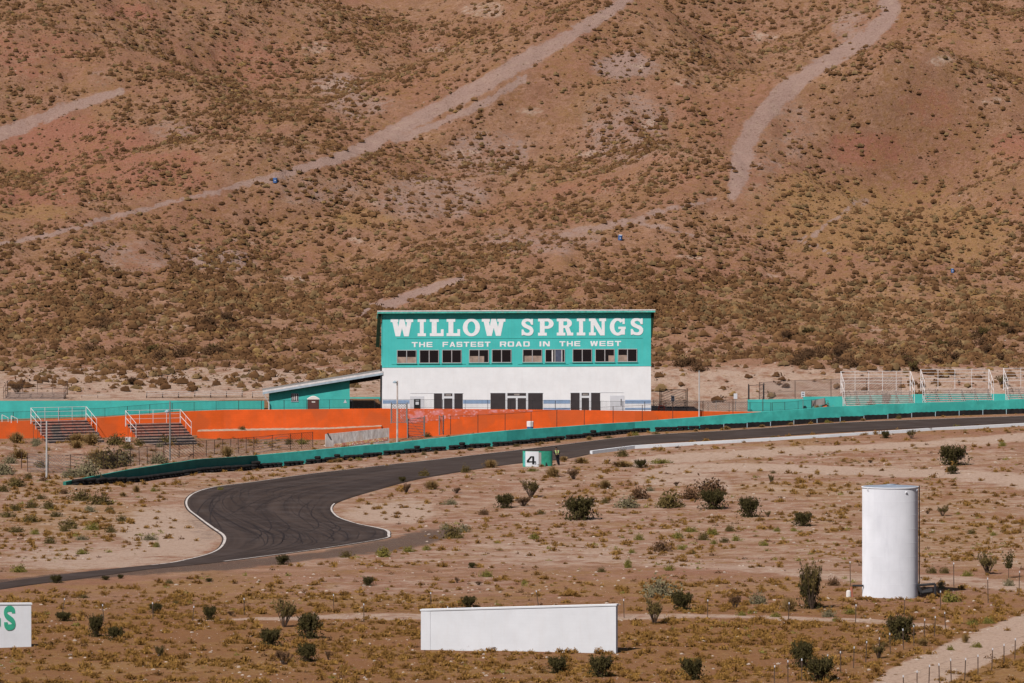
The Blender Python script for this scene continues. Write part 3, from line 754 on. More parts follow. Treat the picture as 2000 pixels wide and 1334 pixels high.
while s_ < cum[-1] - 1:
    p, t, nn = bar_at(s_)
    px = 1000 + p.x * FPX / p.y
    right = px > 1340
    n = 4
    L = n * 0.66
    tall = (1 if (470 < px < 505 or random.random() < 0.14) else 0)
    hi = 2 if not tall else 3
    hi = 3 if 470 < px < 505 else (hi if px >= 520 else 2)
    c0 = p + nn * 0.42; c0.z = h1(c0.x, c0.y) - 0.03
    rz = math.atan2(t.y, t.x)
    if 470 < px < 505: lab = "stack of black tires three high at the colour change of the barrier"
    elif px < 520: lab = "low row of black tires below the barrier stretch painted dark for shade"
    elif right: lab = "rubber strapped row of black tires at the foot of the turquoise barrier"
    elif hi > 2: lab = "black tire row with a taller stack against the turquoise barrier"
    else: lab = "low row of loose black tires against the turquoise barrier"
    r = thing("tire_bundle", lab, "tires", c0, rz, "tire bundles along the track barrier")
    for k2 in range(n):
        hk = hi if (hi == 2) else (3 if k2 in (1, 2) and True else 2)
        hk = 3 if (hi == 3 and k2 == n - 2) else (2 if px > 520 else hk)
        mb = MB()
        for q in range(hk): torus_pts(mb, (random.uniform(-.03, .03), random.uniform(-.04, .04), 0.14 + 0.27 * q), 0.22, 0.125)
        o = mb.build("tire", "rubber", r, smooth=True); o.location = (0.33 + k2 * 0.655, random.uniform(-.05, .05), 0)
    if right:
        mb = MB(); N = 16
        for q in range(N):
            x0 = q * L / N; x1 = (q + 1) * L / N
            z0 = 0.60 + .02 * math.sin(q * 1.7 + s_); z1 = 0.60 + .02 * math.sin((q + 1) * 1.7 + s_)
            mb.add([(x0, -.36, .06), (x1, -.36, .06), (x1, -.36, z1), (x0, -.36, z0), (x0, -.345, .06), (x1, -.345, .06), (x1, -.345, z1), (x0, -.345, z0)],
                   [(0, 1, 2, 3), (7, 6, 5, 4), (3, 2, 6, 7)])
        mb.build("strap", "rubber", r)
        mb = MB().box(L + .04, L + .09, -.38, -.33, 0, .62); mb.build("post", "fascia_grey", r)
    s_ += L + (0.2 if right else random.choice([.02, .02, .05, .35]))
    nb_ += 1

# the orange parapet, its lower tier, the back walls
opts = list(zip(OX, OY))
def zfront(x, y): return float(tB(np.array([x]), np.array([y - .5]))[0])
z0 = [min(zfront(x, y), zdeck(x)) - 0.5 for x, y in opts]
oroot = thing("retaining_wall", "long orange retaining wall below the railing and the white building", "retaining wall", (opts[1][0], opts[1][1], z0[1]))
wall_poly("wall_panel", None, None, opts, z0, list(OZ), 0.45, "orange", parent=oroot)
# stepped patch of worn pink paint (zoomed outline in photo pixels)
def oy_at(X): return float(np.interp(X, OX, OY))
def on_wall(x, row, off):
    d = 616.0
    for _ in range(4): d = oy_at((x - 1000) * d / FPX)
    d -= off
    return W3(x, row, d)
mb = MB()
for x0, x1, r0, r1 in [(782, 800, 800, 825), (800, 835, 799.7, 825.5), (835, 869, 799.8, 821.5), (869, 897, 799.9, 818), (897, 932, 800.2, 814), (932, 960, 800.4, 810), (960, 1003, 800.6, 806.5), (1003, 1040, 801.0, 804.0)]:
    mb.prism([(x0, r1), (x1, r1), (x1, r0), (x0, r0)], lambda a, b: on_wall(a, b, 0.0), lambda a, b: on_wall(a, b, 0.02))
mb.build("worn_paint_patch", "mottled_pink", oroot, world=True)
# lower orange tier with dirt ledge
LT = [(385, 608.3, 843), (500, 609.3, 841), (640, 610.8, 838.5), (745, 612.6, 833)]
lx = [(a - 1000) * d / FPX for a, d, r in LT]; ly = [d for a, d, r in LT]; lz = [W3(a, r, d)[2] for a, d, r in LT]
lroot = thing("retaining_wall", "lower orange tier with dirt ledge in front of the long wall", "retaining wall", (lx[0], ly[0], lz[0] - 1.5))
wall_poly("wall_panel", None, None, list(zip(lx, ly)), [z - 2.0 for z in lz], lz, 0.2, "orange", parent=lroot)
mb = MB()
vs = []
for i in range(len(lx)):
    vs += [(lx[i], ly[i] + .2, lz[i] + .004), (lx[i], oy_at(lx[i]) + .02, lz[i] + .05), (lx[i], ly[i] + .2, lz[i] - 1.4), ]
N = 60; xs = np.linspace(lx[0], lx[-1], N); vs = []
for i, X in enumerate(xs):
    zt = float(np.interp(X, lx, lz)) + .01; y0_ = float(np.interp(X, lx, ly)) + .12
    w_ = oy_at(X) + .02
    vs += [(X, y0_, zt), (X, (y0_ + w_) / 2, zt + .02 + .05 * random.random()), (X, w_, zt + .04 + .06 * random.random())]
mb.add(vs, [(3 * i + j, 3 * i + 3 + j, 3 * i + 4 + j, 3 * i + 1 + j) for i in range(N - 1) for j in range(2)])
paint("ledge_soil", (0.42, 0.29, 0.21), 0.3, 2.5, bump=0.8)
mb.build("ledge_fill", "ledge_soil", lroot, world=True)
# faded block mural wall in front of it
p0 = W3(636, 848, 592.5); p1 = W3(760, 836, 594.5)
mroot = thing("mural_wall", "weathered grey block wall with faded lettering above the track barrier", "wall", (p0[0], p0[1], p0[2] - 2))
wall_poly("wall_panel", None, None, [p0[:2], p1[:2]], [p0[2] - 2.2, p1[2] - 2.2], [p0[2], p1[2]], 0.2, "faded_mural", parent=mroot)
mb = MB().prism([(652, 867), (758, 853.5), (758, 860), (652, 874)], lambda a, b: W3(a, b, 592.6 + (a - 636) / 62 - .10), lambda a, b: W3(a, b, 592.6 + (a - 636) / 62 - .14))
mb.build("tile_band", "mosaic_red", mroot, world=True)
mb = MB().prism([(638, 846), (641.5, 845.5), (644, 851), (642, 852.5)], lambda a, b: W3(a, b, 592.3), lambda a, b: W3(a, b, 592.26))
mb.build("dark_stain", "soffit_brown", mroot, world=True)

def simple_wall(name, label, cat, P, th, mat, drop=2.2):
    pts = [W3(x, r, d) for x, r, d in P]
    return wall_poly(name, label, cat, [p[:2] for p in pts], [p[2] - drop for p in pts], [p[2] for p in pts], th, mat)
simple_wall("back_wall", "long turquoise wall behind the railing left of the annex shed", "wall", [(-200, 783, 634), (0, 783, 634.2), (300, 782.5, 634.6), (516, 783, 635)], .25, "turquoise")
simple_wall("back_wall", "short turquoise wall seen under the breezeway roof", "wall", [(640, 776.5, 640.3), (690, 776, 640.5), (752, 775.5, 641)], .25, "turquoise")
simple_wall("back_wall", "low turquoise wall with railing right of the chain link yard", "wall", [(1460, 780.5, 641), (1568, 779.5, 641)], .25, "turquoise", 1.6)
simple_wall("back_wall", "turquoise wall running behind the white railed bleachers", "wall", [(1569, 775, 642), (1640, 774.5, 642), (1791, 770, 643), (2000, 769, 644), (2200, 767, 645)], .25, "turquoise")
# white kerb wall on the near side of the straight
KW = [(1157, 887, 879), (1240, 876.5, 870), (1430, 866, 859), (1620, 855, 847), (1810, 843, 836.5), (2000, 832, 826.5), (2230, 822, 817)]
kp = []
for x, rb, rt in KW:
    d = proj_on(tA, x, rb)[1]; kp.append((W3(x, rb, d), W3(x, rt, d)))
wall_poly("curb_wall", "low white concrete curb wall along the near side of the track straight", "curb wall", [a[:2] for a, b in kp], [a[2] - .3 for a, b in kp], [min(b[2], a[2] + .34) for a, b in kp], 0.3, "white_paint")

# ---------------------------------------------------------------- railings and fences
def rail_fence(name, label, cat, pts, h, mat, post_every, pickets=None, rails=(1.0,), r=0.03, pr=0.04, mesh=None, lean=0.0):
    """pts: base points in world; posts are parts"""
    P = [Vector(p) for p in pts]
    root = thing(name, label, cat, P[0])
    L = [0]
    for a, b in zip(P[:-1], P[1:]): L.append(L[-1] + (b - a).length)
    def q(s):
        i = min(max(np.searchsorted(L, s) - 1, 0), len(P) - 2); t = (s - L[i]) / (L[i + 1] - L[i]); return P[i].lerp(P[i + 1], t)
    n = max(1, round(L[-1] / post_every))
    mb0 = MB().tube((0, 0, 0), (0, 0, h), pr, n=6)
    pm = mb0.build("post", mat); pme = pm.data; bpy.data.objects.remove(pm)
    for i in range(n + 1):
        o = bpy.data.objects.new("post", pme); COL.objects.link(o); o.parent = root; o.location = q(L[-1] * i / n) - P[0]
        if lean: o.rotation_euler = (random.uniform(-lean, lean), random.uniform(-lean, lean), 0)
    for z in rails:
        mb = MB(); mb.path([q(L[-1] * i / (4 * n)) + Vector((0, 0, z * h)) for i in range(4 * n + 1)], r, n=4)
        mb.build("rail", mat, root, world=True)
    if pickets:
        mb = MB(); k = int(L[-1] / pickets)
        for i in range(k):
            p = q(L[-1] * (i + .5) / k)
            mb.box(p.x - .009, p.x + .009, p.y - .009, p.y + .009, p.z + .12 * h, p.z + h)
        tag(mb.build("baluster", mat, root, world=True), kind="stuff")
    if mesh:
        mb = MB(); k = 4 * n; vs = []
        for i in range(k + 1):
            p = q(L[-1] * i / k); vs += [(p.x, p.y, p.z + .04), (p.x, p.y, p.z + h - .01)]
        mb.add(vs, [(2 * i, 2 * i + 2, 2 * i + 3, 2 * i + 1) for i in range(k)])
        mb.build("wire_mesh", mesh, root, world=True)
    return root
rp = [(x, y + .2, z) for x, y, z in zip(OX, OY, OZ)]
rp[-1] = (rp[-1][0], rp[-1][1] + .2, rp[-1][2])
rail_fence("railing", "long thin black railing along the top of the orange wall", "railing", rp, 1.02, "iron_black", 2.45, pickets=.135, rails=(.98, .14), r=.018, pr=.028)
rail_fence("railing", "black ramp railing sloping up in front of the low turquoise wall", "railing", [W3(1508, 804, 628), W3(1540, 802.5, 630), W3(1611, 796, 634)], 1.02, "iron_black", 2.2, pickets=.14, rails=(.98, .14), r=.018, pr=.028)
def fence_px(label, P, h, every, mat="iron_rust", mesh="chain_link", rails=(.98,), surf=None, **k):
    pts = [at(*p) if len(p) == 2 else W3(*p) for p in P]
    return rail_fence("chain_link_fence", label, "fence", pts, h, mat, every, rails=rails, mesh=mesh, r=.02, pr=.035, **k)
fence_px("rusty chain link fence on the mound above the barrier stretch darkened for shade", [(54, 922), (74, 925), (126, 925), (180, 923), (200, 919), (258, 911), (320, 901)], 1.75, 2.6, lean=.04)
fence_px("chain link fence between the light pole and the mural wall", [(322, 901), (400, 894), (500, 886), (560, 880), (611, 875.5)], 1.7, 2.7, lean=.02)
fence_px("thin wire fence in front of the orange wall right of the gates", [(880, 849, 600), (990, 844.5, 604), (1110, 834, 609), (1240, 828, 612.5), (1330, 822, 614), (1490, 812, 617)], 2.0, 3.6, mat="iron_rust", mesh=None, rails=(.98,))
fence_px("tall chain link fence behind the yard right of the building", [(1483, 785, 645), (1558, 781, 646), (1642, 778, 647), (1760, 775, 649)], 2.25, 4.2, rails=(.98, .45))
fence_px("low chain link fence between the building and the yard sign", [(1276, 798, 640), (1365, 800, 640), (1460, 800, 640)], 1.0, 3.4, mat="post_grey")

# gates
def gate(label, P0, P1, h, mat, diag=True, cx=True):
    root = thing("chain_link_gate", label, "gate", P0)
    a = Vector(P0); b = Vector(P1)
    for p in (a, b): MB().tube(p, p + Vector((0, 0, h)), .06, n=8).build("post", mat, root, world=True)
    a2 = a.lerp(b, .05); b2 = a.lerp(b, .95)
    mb = MB(); z0 = .1; z1 = h * .93
    for z in (z0, z1): mb.tube(a2 + Vector((0, 0, z)), b2 + Vector((0, 0, z)), .028, n=5)
    for p in (a2, b2): mb.tube(p + Vector((0, 0, z0)), p + Vector((0, 0, z1)), .028, n=5)
    if diag: mb.tube(a2 + Vector((0, 0, z1)), b2 + Vector((0, 0, z0)), .02, n=4)
    mb.build("gate_frame", mat, root, world=True)
    if cx:
        MB().add([a2 + Vector((0, 0, z0)), b2 + Vector((0, 0, z0)), b2 + Vector((0, 0, z1)), a2 + Vector((0, 0, z1))], [(0, 1, 2, 3)]).build("wire_mesh", "chain_link", root, world=True)
    return root
def Wz(x, r, d): return Vector(W3(x, r, d))
gate("tall open gate frame with sagging diagonal brace on the orange ledge", Wz(764, 827, 611), Wz(795, 827, 611), 2.25, "post_grey")
gate("wide low chain link gate standing before the orange wall", Wz(796, 857, 598), Wz(829, 852.5, 600), 2.2, "post_grey")
gate("narrow gate post pair at the right of the worn pink patch", Wz(858, 850, 601), Wz(866, 849, 603), 2.1, "post_grey")
gate("rusty square gate frame beside the building's right corner", Wz(1289, 797, 645), Wz(1342, 797, 647), 2.25, "iron_rust", diag=False)
gate("tall dark gate posts at the end of the yard fence", Wz(1462, 790, 643), Wz(1492, 788, 644), 2.3, "iron_black", diag=False, cx=False)

# T-post wire fences in the foreground
def tpost_fence(label, P, h, wires=(.95, .65, .35), tall=None, lean=.05, name="wire_fence"):
    pts = [at(x, r) for x, r in P]
    root = thing(name, label, "fence", pts[0])
    pm = MB().box(-.028, .028, -.028, .028, -.1, h - .12).build("post", "wood_fence"); pme = pm.data; bpy.data.objects.remove(pm)
    tm = MB().box(-.03, .03, -.03, .03, h - .12, h).build("post_tip", "white_door"); tme = tm.data; bpy.data.objects.remove(tm)
    tops = []
    for i, p in enumerate(pts):
        o = bpy.data.objects.new("post", pme); COL.objects.link(o); o.parent = root; o.location = p - pts[0]
        rx, ry = random.uniform(-lean, lean), random.uniform(-lean, lean)
        o.rotation_euler = (rx, ry, 0)
        o2 = bpy.data.objects.new("post_tip", tme); COL.objects.link(o2); o2.parent = o
        tops.append((p, Vector((ry * 1, -rx * 1, 1)) * h))
    for w in wires:
        mb = MB()
        for (p, u), (q, v) in zip(tops[:-1], tops[1:]): mb.tube(p + u * w, q + v * w, .004, n=3)
        mb.build("wire", "iron_rust", root, world=True)
    return root
tpost_fence("row of thin posts on the near side of the lower right dirt road", [(1766, 1366), (1791, 1356), (1814, 1345), (1835, 1342), (1858, 1333), (1884, 1331), (1910, 1325), (1937, 1311), (1961, 1302), (1982, 1291), (2010, 1280), (2040, 1266)], 1.35)
tpost_fence("row of thin rusty posts on the far side of the lower right dirt road", [(1512, 1345), (1539, 1334), (1566, 1330), (1617, 1322), (1642, 1316), (1667, 1306), (1691, 1295), (1716, 1287), (1739, 1278), (1765, 1269), (1785, 1262), (1805, 1250), (1825, 1244), (1847, 1235)], 1.3)
tpost_fence("sparse leaning post fence crossing the brown flat behind the white walls", [(121, 1202), (203, 1215), (299, 1211), (376, 1218), (477, 1202), (652, 1194), (842, 1190), (1052, 1186)], 1.15, lean=.16)
tpost_fence("sparse post line crossing the scrub toward the white tank", [(711, 1216), (875, 1222), (1037, 1222), (1219, 1208), (1382, 1208), (1540, 1214), (1671, 1218), (1766, 1205), (1837, 1190)], 1.25, lean=.04)
tpost_fence("four tall posts with white tips behind the white tank", [(1661, 1145), (1863, 1147), (1930, 1178), (1990, 1164)], 1.75, wires=(), lean=.03)

# poles
def pole(label, x, row, h, r, mat, d=None, lamp=None):
    p = at(x, row) if d is None else Vector(W3(x, row, d))
    root = thing("light_pole" if lamp else "pole", label, "light pole" if lamp else "pole", p)
    MB().tube((0, 0, -.3), (0, 0, h), r, r * .75, n=10).build("shaft", mat, root, smooth=False)
    if lamp:
        sx, dz = lamp
        MB().tube((0, 0, h - dz), (sx, -.1, h - dz + .02), .03, n=5).build("bracket", "post_grey", root)
        MB().lathe([(.05, -.12), (.20, -.1), (.22, .02), (.10, .12), (.03, .16)], 12, (sx * 1.2, -.12, h - dz)).build("lamp_head", "fascia_grey", root, smooth=True)
    return root
pole("tall slim brown light pole in front of the building's left end", 776, 860, (860 - 744) * 597 / FPX, .11, "wood_plank", d=597, lamp=(-.22, .12))
pole("white pole standing on the mound left of the bleachers", 91, 943, (943 - 822) * 532 / FPX, .09, "light_pole", d=532)
pole("grey light pole in front of the second bleacher", 332, 901, (901 - 784) * 560 / FPX, .085, "post_grey", d=560, lamp=(-.25, 1.0))
pole("pale slender pole behind the barrier right of the building", 1365.5, 815, (815 - 724) * 619 / FPX, .075, "light_pole", d=619)
pole("thin dark post at the far end of the lower mound fence", 42, 915, 1.6, .05, "iron_rust")
# ---------------------------------------------------------------- lettering made of strokes
def R(x0, y0, x1, y1): return [(x0, y0), (x1, y0), (x1, y1), (x0, y1)]
def arc(cx, cy, rx, ry, tx, ty, a0, a1, n=12):
    out = []
    for i in range(n):
        s, e = RAD(a0 + (a1 - a0) * i / n), RAD(a0 + (a1 - a0) * (i + 1) / n)
        out.append([(cx + rx * math.cos(s), cy + ry * math.sin(s)), (cx + rx * math.cos(e), cy + ry * math.sin(e)),
                    (cx + (rx - tx) * math.cos(e), cy + (ry - ty) * math.sin(e)), (cx + (rx - tx) * math.cos(s), cy + (ry - ty) * math.sin(s))])
    return out
def band(pts, w, n=6):
    P = resample(pts, n); out = []
    N = len(P); nr = []
    ws = resample([(a, 0) for a in w], n)[:, 0] if isinstance(w, (list, tuple)) else np.full(N, w)
    for i in range(N):
        t = P[min(i + 1, N - 1)] - P[max(i - 1, 0)]; t = t / (np.hypot(*t) + 1e-9); nr.append(np.array([-t[1], t[0]]))
    for i in range(N - 1):
        a, b = P[i], P[i + 1]; u, v = nr[i] * ws[i] / 2, nr[i + 1] * ws[i + 1] / 2
        out.append([tuple(a - u), tuple(b - v), tuple(b + v), tuple(a + u)])
    return out
SSP = [(.84, .70), (.74, .86), (.50, .92), (.26, .86), (.19, .73), (.30, .60), (.52, .51), (.74, .42), (.82, .28), (.73, .13), (.50, .08), (.24, .14), (.14, .30)]
SSW = [.16, .17, .16, .22, .30, .25, .22, .25, .30, .22, .16, .17, .16]
SLAB = {
 'I': [R(.27, 0, .73, 1), R(0, 0, 1, .17), R(0, .83, 1, 1)],
 'L': [R(.14, 0, .50, 1), R(0, .83, .64, 1), R(0, 0, 1, .17), R(.80, 0, 1, .40)],
 'W': [[(.05, 1), (.28, 1), (.42, 0), (.22, 0)], [(.40, 1), (.60, 1), (.42, 0), (.27, 0)], [(.40, 1), (.60, 1), (.78, 0), (.60, 0)], [(.75, 1), (.95, 1), (.80, 0), (.62, 0)],
       R(0, .83, .34, 1), R(.66, .83, 1, 1)],
 'O': arc(.5, .5, .5, .52, .27, .17, 0, 360, 28),
 'P': [R(.12, 0, .42, 1), R(0, 0, .56, .17), R(0, .83, .5, 1), R(.4, .83, .6, 1), R(.4, .40, .6, .56)] + arc(.58, .70, .42, .30, .30, .16, -90, 90, 14),
 'R': [R(.12, 0, .40, 1), R(0, 0, .52, .17), R(0, .83, .5, 1), R(.38, .83, .56, 1), R(.38, .44, .58, .59), [(.48, .50), (.74, .50), (.92, .05), (.64, .05)], R(.62, 0, 1, .17)] + arc(.54, .72, .38, .28, .28, .15, -90, 90, 14),
 'N': [R(.10, 0, .28, 1), R(.74, 0, .92, 1), [(.05, 1), (.36, 1), (.92, 0), (.66, 0)], R(0, 0, .40, .17), R(.60, .83, 1, 1), R(0, .83, .3, 1)],
 'G': arc(.5, .5, .5, .52, .28, .17, 42, 322, 24) + [R(.70, .04, .95, .46), R(.54, .36, 1.0, .50), R(.80, .66, .94, .98)],
 'S': band(SSP, SSW, 5) + [R(.79, .64, .93, .98), R(.05, .02, .19, .36)],
}
SANS = {
 'T': [R(0, .78, 1, 1), R(.37, 0, .63, .9)], 'H': [R(0, 0, .25, 1), R(.75, 0, 1, 1), R(.2, .40, .8, .60)],
 'E': [R(0, 0, .25, 1), R(.2, .8, 1, 1), R(.2, .41, .95, .59), R(.2, 0, 1, .2)], 'F': [R(0, 0, .25, 1), R(.2, .8, 1, 1), R(.2, .40, .92, .58)],
 'A': [[(0, 0), (.27, 0), (.60, 1), (.36, 1)], [(.73, 0), (1, 0), (.64, 1), (.40, 1)], R(.22, .2, .78, .38)],
 'S': [R(0, .80, 1, 1), R(0, .42, .24, .9), R(.1, .41, .9, .59), R(.76, .1, 1, .55), R(0, 0, 1, .2), R(0, .1, .22, .30), R(.78, .70, 1, .9)],
 'R': [R(0, 0, .25, 1), R(.2, .8, .96, 1), R(.76, .45, 1, .93), R(.2, .36, .92, .54), [(.55, .45), (.82, .45), (1, 0), (.72, 0)]],
 'O': [R(0, .08, .25, .92), R(.75, .08, 1, .92), R(.06, .8, .94, 1), R(.06, 0, .94, .2)],
 'D': [R(0, 0, .25, 1), R(.75, .12, 1, .88), R(.2, .8, .92, 1), R(.2, 0, .92, .2)],
 'I': [R(.0, 0, 1, 1)], 'N': [R(0, 0, .24, 1), R(.76, 0, 1, 1), [(.02, 1), (.32, 1), (.98, 0), (.68, 0)]],
 'W': [[(0, 1), (.22, 1), (.36, 0), (.16, 0)], [(.40, 1), (.58, 1), (.36, 0), (.20, 0)], [(.42, 1), (.60, 1), (.82, 0), (.64, 0)], [(.78, 1), (1, 1), (.84, 0), (.66, 0)]],
}
def put_letter(mb, polys, x0, x1, z0, z1, f, base, th=.02):
    """f(x, z, depth) -> point ; x0..z1 the letter box"""
    for i, p in enumerate(polys):
        q = [(x0 + (x1 - x0) * a, z0 + (z1 - z0) * b) for a, b in p]
        dd = base + th + 0.0006 * i
        mb.prism(q, lambda a, b: f(a, b, base), lambda a, b, dd=dd: f(a, b, dd))

# ---------------------------------------------------------------- the white and turquoise building
dL, dR = 629.0, 630.0
bl = Vector(((746.5 - 1000) * dL / FPX, dL, 0)); br = Vector(((1271.5 - 1000) * dR / FPX, dR, 0))
ang = math.atan2(br.y - bl.y, br.x - bl.x); BW = (br - bl).length
zd = float(zdeck(0.0)) - 0.05
bl.z = zd
BROOT = thing("building", "two storey timing building with turquoise upper floor and white ground floor", "building", bl, ang)
ux, uy = math.cos(ang), math.sin(ang)
def loc_uz(x, row, v=0.0, origin=None, a=None):
    """photo point on the plane of the front (v metres behind it) -> local u, z"""
    O = origin or bl; c, s = (ux, uy) if a is None else (math.cos(a), math.sin(a))
    ox, oy = O.x - s * v, O.y + c * v
    k = (x - 1000) / FPX
    # (ox + c u) = k (oy + s u)
    u = (k * oy - ox) / (c - k * s); d = oy + s * u
    return u, CAMZ - (row - HOR) * d / FPX - O.z
def lin(xa, ra, xb, rb, v=0.0):
    A_ = loc_uz(xa, ra, v); B_ = loc_uz(xb, rb, v); k_ = (B_[1] - A_[1]) / (B_[0] - A_[0])
    return lambda u: A_[1] + k_ * (u - A_[0])
ZT = lin(746.5, 717, 1271, 714); ZTOP = lin(746.5, 612, 1271, 609.5); zt = ZT(0); ztop = ZTOP(0)
DEP = 9.5
def slabz(mb, x0, x1, y0, y1, fz0, fz1, dy=0.0):     # box whose top and bottom follow the facade lines; dy lowers the back
    mb.add([(x0, y0, fz0(x0)), (x1, y0, fz0(x1)), (x1, y1, fz0(x1) - dy), (x0, y1, fz0(x0) - dy), (x0, y0, fz1(x0)), (x1, y0, fz1(x1)), (x1, y1, fz1(x1) - dy), (x0, y1, fz1(x0) - dy)],
           [(0, 1, 2, 3), (4, 5, 6, 7), (0, 1, 5, 4), (1, 2, 6, 5), (2, 3, 7, 6), (3, 0, 4, 7)]); return mb
slabz(MB(), 0, BW, 0, DEP, lambda u: -.4, ZT).build("lower_wall", "building_white", BROOT)
mb = MB()
mb.add([(0, 0, ZT(0)), (BW, 0, ZT(BW)), (BW, DEP, ZT(BW)), (0, DEP, ZT(0)), (0, 0, ZTOP(0) + .1), (BW, 0, ZTOP(BW) + .1), (BW, DEP, ZTOP(BW) - 1.3), (0, DEP, ZTOP(0) - 1.3)],
       [(0, 1, 5, 4), (1, 2, 6, 5), (2, 3, 7, 6), (3, 0, 4, 7), (4, 5, 6, 7)])
slabz(mb, -.03, BW + .03, -.035, 0, lambda u: ZT(u) - .06, lambda u: ZT(u) + .05)
mb.build("upper_wall", "turquoise_boards", BROOT)
# roof: gently sloping to the back, with an overhang and fascia boards
OH = 0.60
u0 = loc_uz(737.5, 607, -OH)[0]; u1 = loc_uz(1279.5, 606, -OH)[0]
ZF1 = lin(740, 607.3, 1279, 604.8, -OH); ZF0 = lin(740, 612.3, 1279, 609.8, -OH); zf1 = ZF1(0); zf0 = ZF0(0)
roof = slabz(MB(), u0, u1, -OH, DEP + .4, lambda u: ZF1(u) - .16, ZF1, (DEP + OH) * .10).build("roof", "trim_turquoise", BROOT)
slabz(MB(), u0 - .02, u1 + .02, -OH - .05, -OH - .003, ZF0, lambda u: ZF1(u) - .12).build("fascia", "trim_turquoise", roof)
slabz(MB(), u0 - .03, u1 + .03, -OH - .08, -OH + .3, lambda u: ZF1(u) - .085, lambda u: ZF1(u) + .02).build("drip_edge", "white_metal", roof)
# ribbed side screens under the eaves
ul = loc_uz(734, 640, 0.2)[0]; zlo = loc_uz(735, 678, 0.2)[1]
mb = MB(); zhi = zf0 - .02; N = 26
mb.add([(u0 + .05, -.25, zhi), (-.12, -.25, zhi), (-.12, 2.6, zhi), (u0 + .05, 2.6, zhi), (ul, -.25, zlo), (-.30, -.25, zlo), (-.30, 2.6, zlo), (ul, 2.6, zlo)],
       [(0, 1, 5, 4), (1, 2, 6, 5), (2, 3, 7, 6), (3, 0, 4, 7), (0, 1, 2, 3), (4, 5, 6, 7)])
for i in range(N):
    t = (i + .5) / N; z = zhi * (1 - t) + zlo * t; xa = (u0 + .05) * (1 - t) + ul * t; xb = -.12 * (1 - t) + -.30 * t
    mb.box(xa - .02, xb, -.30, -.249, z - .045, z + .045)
scr = mb.build("side_screen", "screen_shade_green", BROOT); tag(scr, "ribbed green screen under the left eave with shade in its paint")
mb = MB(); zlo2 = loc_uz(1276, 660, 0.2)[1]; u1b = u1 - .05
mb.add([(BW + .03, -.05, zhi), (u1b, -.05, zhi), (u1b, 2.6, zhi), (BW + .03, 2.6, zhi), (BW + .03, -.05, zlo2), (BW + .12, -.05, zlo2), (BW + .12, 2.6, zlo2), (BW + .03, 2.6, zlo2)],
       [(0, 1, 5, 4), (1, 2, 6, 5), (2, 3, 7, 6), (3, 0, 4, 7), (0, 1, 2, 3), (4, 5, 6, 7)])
mb.build("side_screen", "screen_shade_green", BROOT)
# trim boards on the facade
mb = MB()
for x0, x1, r in [(775, 1255, 660.5), (765, 910, 711), (915, 1000, 711.5), (1012, 1110, 711), (1112, 1248, 708.5)]:
    a = loc_uz(x0, r); b = loc_uz(x1, r - .3)
    mb.box(a[0], b[0], -.035, .01, a[1] - .03, a[1] + .03)
mb.build("trim_board", "turquoise", BROOT)

def zoomx(zx): return 720 + zx / 3.448
wins = [(190, 322, 357, 447), (342, 473, 356, 446), (494, 625, 355, 445), (676, 809, 354, 443), (829, 961, 353, 442), (1037, 1168, 352, 441),
        (1188, 1321, 352, 440), (1373, 1504, 350, 439), (1525, 1656, 350, 438), (1678, 1808, 349, 437)]
hill_views = {0: [(0, 1, .47)], 3: [(0, .78, .5)], 5: [(.07, 1, .5)], 8: [(.70, 1, .5)], 9: [(0, .48, .52)]}  # beige panels added in place of the hillside seen through the glass
for wi, (a, b, t, bt) in enumerate(wins):
    A0 = loc_uz(zoomx(a), 580 + t / 3.448); B0 = loc_uz(zoomx(b), 580 + bt / 3.448)
    x0, x1, z1, z0 = A0[0], B0[0], A0[1], B0[1]
    w = MB(); f = .065
    w.box(x0, x1, -.08, -.005, z1 - f, z1); w.box(x0, x1, -.08, -.005, z0, z0 + f)
    w.box(x0, x0 + f, -.08, -.005, z0 + f, z1 - f); w.box(x1 - f, x1, -.08, -.005, z0 + f, z1 - f)
    xm = (x0 + x1) / 2; w.box(xm - .042, xm + .042, -.085, -.005, z0 + f, z1 - f)
    wf = w.build("window", "frame_metal", BROOT)
    MB().box(x0 + f, xm - .055, -.03, .02, z0 + f, z1 - f).build("pane", "window_glass", wf)
    p2_ = MB().box(xm + .055, x1 - f, -.03, .02, z0 + f, z1 - f).build("pane", "window_glass", wf)
    MB().box(x0 - .05, x1 + .05, -.12, -.003, z0 - .07, z0 - .005).build("sill", "turquoise", wf)
    for c0, c1, hh in hill_views.get(wi, []):
        xa = x0 + f + (x1 - x0 - 2 * f) * c0; xb = x0 + f + (x1 - x0 - 2 * f) * c1
        q = MB()
        for p, r_ in ((xa, min(xb, xm - .06)), (max(xa, xm + .06), xb)):
            if r_ > p + .05: q.box(p, r_, -.036, -.0305, z0 + f, z0 + f + (z1 - z0 - 2 * f) * hh)
        tag(q.build("hillside_view", "hillside_view", wf), "beige panel added for the hillside seen through the lower window half")
    if wi == 6:
        q = MB().box(x0 + f + (xm - x0) * .62, x0 + f + (xm - x0) * .75, -.05, -.0305, z0 + f, z1 - f).box(x1 - f - .30, x1 - f - .22, -.05, -.0305, z0 + f, z1 - f)
        q.build("sash_rail", "white_metal", wf)
        MB().box(xm + .07, x1 - f - .30, -.034, -.0305, z0 + f, z1 - f).build("blind", "interior_blue", wf)
